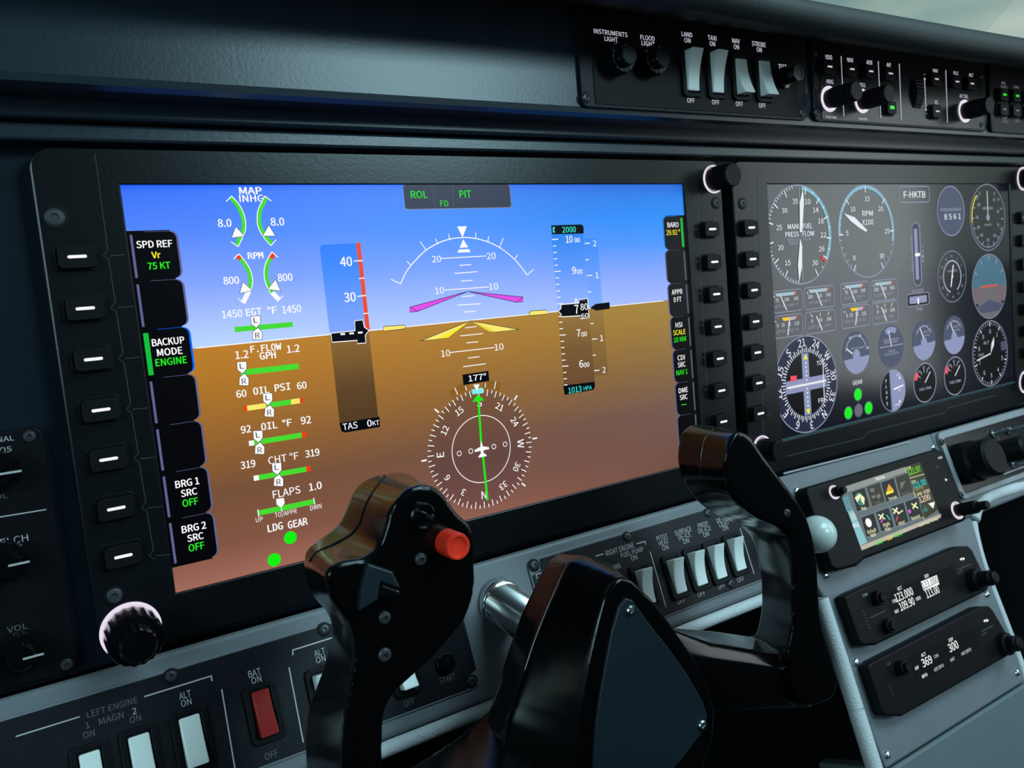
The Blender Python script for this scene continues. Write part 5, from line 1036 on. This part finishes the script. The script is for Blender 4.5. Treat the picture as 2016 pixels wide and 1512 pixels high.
def body(mb, slices, n=110, mat=None):
    R_ = [resamp(P, n) for y, P in slices]; k = len(slices)
    vs = [yp(u, v, slices[s_][0]) for s_ in range(k) for u, v in R_[s_]]
    fs = [tuple(range(n - 1, -1, -1)), tuple((k - 1) * n + i for i in range(n))]
    for s_ in range(k - 1):
        pa = match(R_[s_], R_[s_ + 1]); pa.append((n, n))
        for (i0, j0), (i1, j1) in zip(pa[:-1], pa[1:]):
            a0_, a1_, b0_, b1_ = s_ * n + i0 % n, s_ * n + i1 % n, (s_ + 1) * n + j0 % n, (s_ + 1) * n + j1 % n
            if a0_ == a1_: fs.append((a0_, b1_, b0_))
            elif b0_ == b1_: fs.append((a0_, a1_, b0_))
            else: fs.append((a0_, a1_, b1_, b0_))
    mb.add(vs, fs, mat or M_YOKE)
def organic(name, slabs, parent, vox=.0011, it=6, fac=.5):
    mb = MB()
    for s_ in slabs: body(mb, s_)
    o = link(name, mb, parent)
    bm_ = o.modifiers.new('tri', 'TRIANGULATE')
    rm = o.modifiers.new('remesh', 'REMESH'); rm.mode = 'VOXEL'; rm.voxel_size = vox; rm.use_smooth_shade = True
    sm = o.modifiers.new('smooth', 'SMOOTH'); sm.iterations = it; sm.factor = fac
    bpy.context.view_layer.update()
    dg = bpy.context.evaluated_depsgraph_get(); me = bpy.data.meshes.new_from_object(o.evaluated_get(dg)); o.modifiers.clear(); o.data = me
    if not me.materials: me.materials.append(M_YOKE)
    me.polygons.foreach_set('use_smooth', [True] * len(me.polygons)); me.polygons.foreach_set('material_index', [0] * len(me.polygons))
    return o
hubF = [(1225, 1139), (1245, 1142), (1287, 1184), (1329, 1241), (1366, 1296), (1396, 1350), (1408, 1400), (1405, 1450), (1380, 1530), (1300, 1640), (1200, 1680), (1140, 1640), (1133, 1512), (1143, 1432), (1150, 1382), (1163, 1308), (1178, 1238), (1193, 1179), (1212, 1146)]
hubM = [(1150, 1093), (1200, 1110), (1235, 1140), (1250, 1165), (1290, 1225), (1325, 1280), (1350, 1340), (1350, 1400), (1320, 1500), (1250, 1600), (1150, 1640), (1040, 1600), (985, 1512), (1000, 1420), (1027, 1335), (1050, 1270), (1079, 1194), (1116, 1105)]
hubB = [(1118, 1087), (1155, 1097), (1190, 1120), (1220, 1170), (1250, 1240), (1270, 1300), (1270, 1380), (1240, 1470), (1170, 1560), (1050, 1560), (945, 1500), (950, 1440), (968, 1380), (1005, 1262), (1024, 1209), (1049, 1159), (1078, 1104), (1095, 1090)]
hub = organic('hub', [[(-.115, hubF), (-.092, hubM), (-.074, hubB)]], yk, it=9)
rF = [(1452, 850), (1470, 852), (1484, 866), (1500, 892), (1536, 940), (1570, 985), (1590, 1020), (1602, 1060), (1610, 1110), (1614, 1206), (1625, 1260), (1652, 1340), (1642, 1375), (1600, 1392), (1565, 1380), (1552, 1330), (1550, 1290), (1562, 1230), (1562, 1120), (1557, 1050), (1531, 1036), (1498, 1023), (1461, 998), (1441, 977), (1430, 945), (1427, 909), (1434, 879), (1443, 859)]
rB = [(1379, 835), (1406, 838), (1420, 845), (1440, 880), (1470, 930), (1500, 985), (1515, 1040), (1520, 1100), (1522, 1200), (1535, 1290), (1545, 1340), (1520, 1365), (1490, 1350), (1480, 1300), (1485.5, 1251), (1492, 1235), (1499, 1195), (1498, 1139), (1489, 1088), (1484, 1070), (1472, 1050), (1452, 1034), (1409, 1016), (1373.6, 990), (1356, 968), (1338, 936), (1332, 905), (1333, 880), (1340, 850), (1356, 836)]
armI = [(1300, 1290), (1400, 1298), (1480, 1308), (1560, 1322), (1590, 1330), (1590, 1365), (1500, 1372), (1400, 1378), (1310, 1385)]
armF = [(1290, 1225), (1400, 1266), (1480, 1280), (1560, 1295), (1600, 1302), (1600, 1395), (1500, 1400), (1400, 1410), (1300, 1420)]
armB = [(1250, 1225), (1329, 1236), (1400, 1241), (1485, 1252), (1540, 1264), (1550, 1340), (1450, 1350), (1350, 1360), (1250, 1370)]
rg_ = organic('grip', [[(-.105, rF), (-.065, rB)], [(-.101, armI), (-.097, armF), (-.062, armB)]], yk, it=14); rg_['label'] = 'plain right grip rising behind the hub'
lF = [(828, 952.7), (857.8, 959.6), (877.6, 975.5), (889.5, 997), (905, 1015), (925, 1029), (933, 1045), (936, 1088.6), (937, 1148), (933, 1180), (915.7, 1224), (850, 1300), (779.6, 1362), (757.6, 1399.6), (755, 1459), (756, 1620), (672, 1620), (672, 1512), (680, 1400), (690, 1350), (700, 1290), (690, 1230), (650, 1180), (640, 1130), (665, 1105), (720, 1100), (748.6, 1078.6), (759.6, 1049), (768.5, 1009), (782, 985), (798, 965.6)]
lB = [(758, 932), (788, 928), (812, 936), (822, 965), (830, 1000), (835, 1050), (838, 1110), (830, 1150), (812, 1190), (750, 1262), (690, 1325), (670, 1370), (665, 1430), (662, 1580), (601, 1580), (599.5, 1465), (604, 1399.6), (619, 1355.7), (637, 1312), (654, 1246), (650, 1217), (632.5, 1191), (619.7, 1181.8), (605.8, 1158), (597.9, 1128), (596, 1100.5), (602, 1078.6), (619.7, 1064.8), (645.5, 1047), (665, 1029), (679, 1001), (691, 969.5), (707, 949.7), (734.8, 934.8)]
laF = [(1060, 1530), (960, 1560), (830, 1610), (690, 1650), (680, 1750), (900, 1740), (1100, 1640)]
laB = [(1010, 1350), (950, 1405), (905, 1445), (830, 1495), (700, 1560), (630, 1600), (640, 1700), (850, 1660), (1000, 1580), (1050, 1460)]
lg_ = organic('grip', [[(-.115, lF), (-.07, lB)], [(-.105, laF), (-.07, laB)]], yk, it=14); lg_['label'] = 'left grip with a red push button'

# yoke shaft
base = LP.W(*LP.L(985, 1187), 0); tip = np.array([base[0], -.092, base[2] - .008])
ax = tip - base; Ls = np.linalg.norm(ax); mb = MB()
lathe(mb, LP, *LP.L(985, 1187), [(.0125, -.004), (.0125, .0015), (.0118, .0024), (.0108, .0028), (.0106, Ls)], M_CHROME, 48, axis=ax); link('shaft', mb, yk, smooth=True)

# ray casts from the viewing side find where small fittings sit on the grips
from mathutils.bvhtree import BVHTree
def caster(o):
    me = o.data; off = parent_loc(o.parent); bv = BVHTree.FromPolygons([tuple(v.co + off) for v in me.vertices], [tuple(p.vertices) for p in me.polygons])
    def f(u, v):
        h = bv.ray_cast(Vector(CC), Vector(ray(u, v)).normalized()); return None if h[0] is None else (np.array(h[0]), np.array(h[1]))
    return f
onL, onR, onH = caster(lg_), caster(rg_), caster(hub)
def seam(f, px, name, mat, r_=.00022, parent=yk):
    P = []
    for (u0, v0), (u1, v1) in zip(px[:-1], px[1:]):
        for k in range(6):
            t = k / 6; h = f(u0 + (u1 - u0) * t, v0 + (v1 - v0) * t)
            if h: P.append(h[0] + h[1] * .0001)
    if len(P) < 3: return
    P = np.array(P); Q = P.copy()
    for _ in range(3): Q[1:-1] = (Q[:-2] + 2 * Q[1:-1] + Q[2:]) / 4
    mb = MB(); vs = []; K = 6
    for i in range(len(Q)):
        t = Q[min(i + 1, len(Q) - 1)] - Q[max(i - 1, 0)]; t /= np.linalg.norm(t) + 1e-12; e1 = np.cross(t, [.3, .5, .81]); e1 /= np.linalg.norm(e1); e2 = np.cross(t, e1)
        vs += [Q[i] + r_ * (e1 * math.cos(2 * math.pi * j / K) + e2 * math.sin(2 * math.pi * j / K)) for j in range(K)]
    mb.add(vs, [(i * K + j, i * K + (j + 1) % K, (i + 1) * K + (j + 1) % K, (i + 1) * K + j) for i in range(len(Q) - 1) for j in range(K)], mat); link(name, mb, parent, smooth=True)
seam(onL, [(758, 938), (735, 967), (719, 995), (707, 1033), (691, 1053), (655, 1073), (622, 1087), (608, 1108)], 'seam', M_KEY, .0004)
seam(onR, [(1404, 845), (1386, 865), (1380, 900), (1379, 945)], 'seam', M_STEEL, .00014)
seam(onH, [(1116, 1108), (1098, 1150), (1079, 1194), (1052, 1262), (1030, 1330)], 'seam', M_STEEL, .00014)
YP = lambda y: Plane((0, y, 0), (1, 0, 0), (0, 0, 1))
def on_face(f, u, v, dflt=-.115):
    h = f(u, v); return YP(h[0][1] if h else dflt)
# badge plate with its screws
PY = YP(min(onH(1260, 1300)[0][1], -.1148)); pl_ = [(1233.7, 1178), (1220, 1194), (1205, 1246), (1193, 1308), (1180, 1382), (1173, 1435), (1168, 1520), (1190, 1590), (1270, 1570), (1340, 1500), (1385, 1440), (1394, 1410), (1384, 1380), (1354, 1328), (1317, 1276), (1279.6, 1229), (1246, 1182)]
bp_ = solid('badge_plate', yk, M_YPLATE, PY, [tuple(map(float, PY.up(.0012).L(*p))) for p in pl_], -.002, .0012, .0006, 3)
sa, sb = PY.sc(1240, 1200); PQ = PY.up(.0012)
for u, v in ((1241, 1202), (1382, 1428)): screw(PQ, u, v, 10 / PQ.sc(u, v)[1], yk, M_STEEL)
# left grip fittings
gy = on_face(onL, 878, 1068); u, v = 880, 1067; sbg = gy.sc(u, v)[1]; a, b = gy.L(u, v); mb = MB(); rr_ = 26.5 / sbg; hh = h_for(gy, u, v, 903)
lathe(mb, gy, a, b, [(rr_ * .97, -.001), (rr_ * .97, hh * .86), (rr_ * .90, hh), (rr_ * .74, hh), (rr_ * .66, hh * .9), (0, hh * .88)], M_REDB, 40); link('push_button', mb, yk, smooth=False)
gy = on_face(onL, 832, 1018); a, b = gy.L(830, 1015); s1 = 1 / gy.sc(830, 1015)[1]; mb = MB()
lathe(mb, gy, a, b, [(26 * s1, -.001), (26 * s1, .0012), (23 * s1, .0018), (21 * s1, .0006), (9 * s1, .0006), (8 * s1, .005), (10 * s1, .0065), (7 * s1, .0075), (0, .0078)], M_GLOSS, 36); link('trim_switch', mb, yk, smooth=False)
for u, v, rp, m in ((828, 1101, 12, M_DSTEEL), (757, 1216, 12, M_DSTEEL), (757, 1289, 13, M_DSTEEL), (1549, 1010, 8, M_DSTEEL)):
    f = onR if u > 1400 else onL; gy = on_face(f, u, v); screw(gy.up(.0002), u, v, rp / gy.sc(u, v)[1], yk, m)
gy = on_face(onL, 760, 1150)
mb = MB(); prism(mb, gy, [tuple(map(float, gy.up(.0025).L(*p))) for p in ((725, 1110), (774, 1126), (790, 1160), (750, 1146), (745, 1182), (707, 1204), (711, 1168))], -.004, .0025, M_YPLATE); link('finger_lever', mb, yk, .0006)
mb = MB(); prism(mb, gy, [tuple(map(float, gy.up(.003).L(*p))) for p in ((752, 1150), (786, 1162), (792, 1176), (760, 1180), (748, 1176))], -.004, .003, M_GLOSS); link('rocker', mb, yk, .0008)
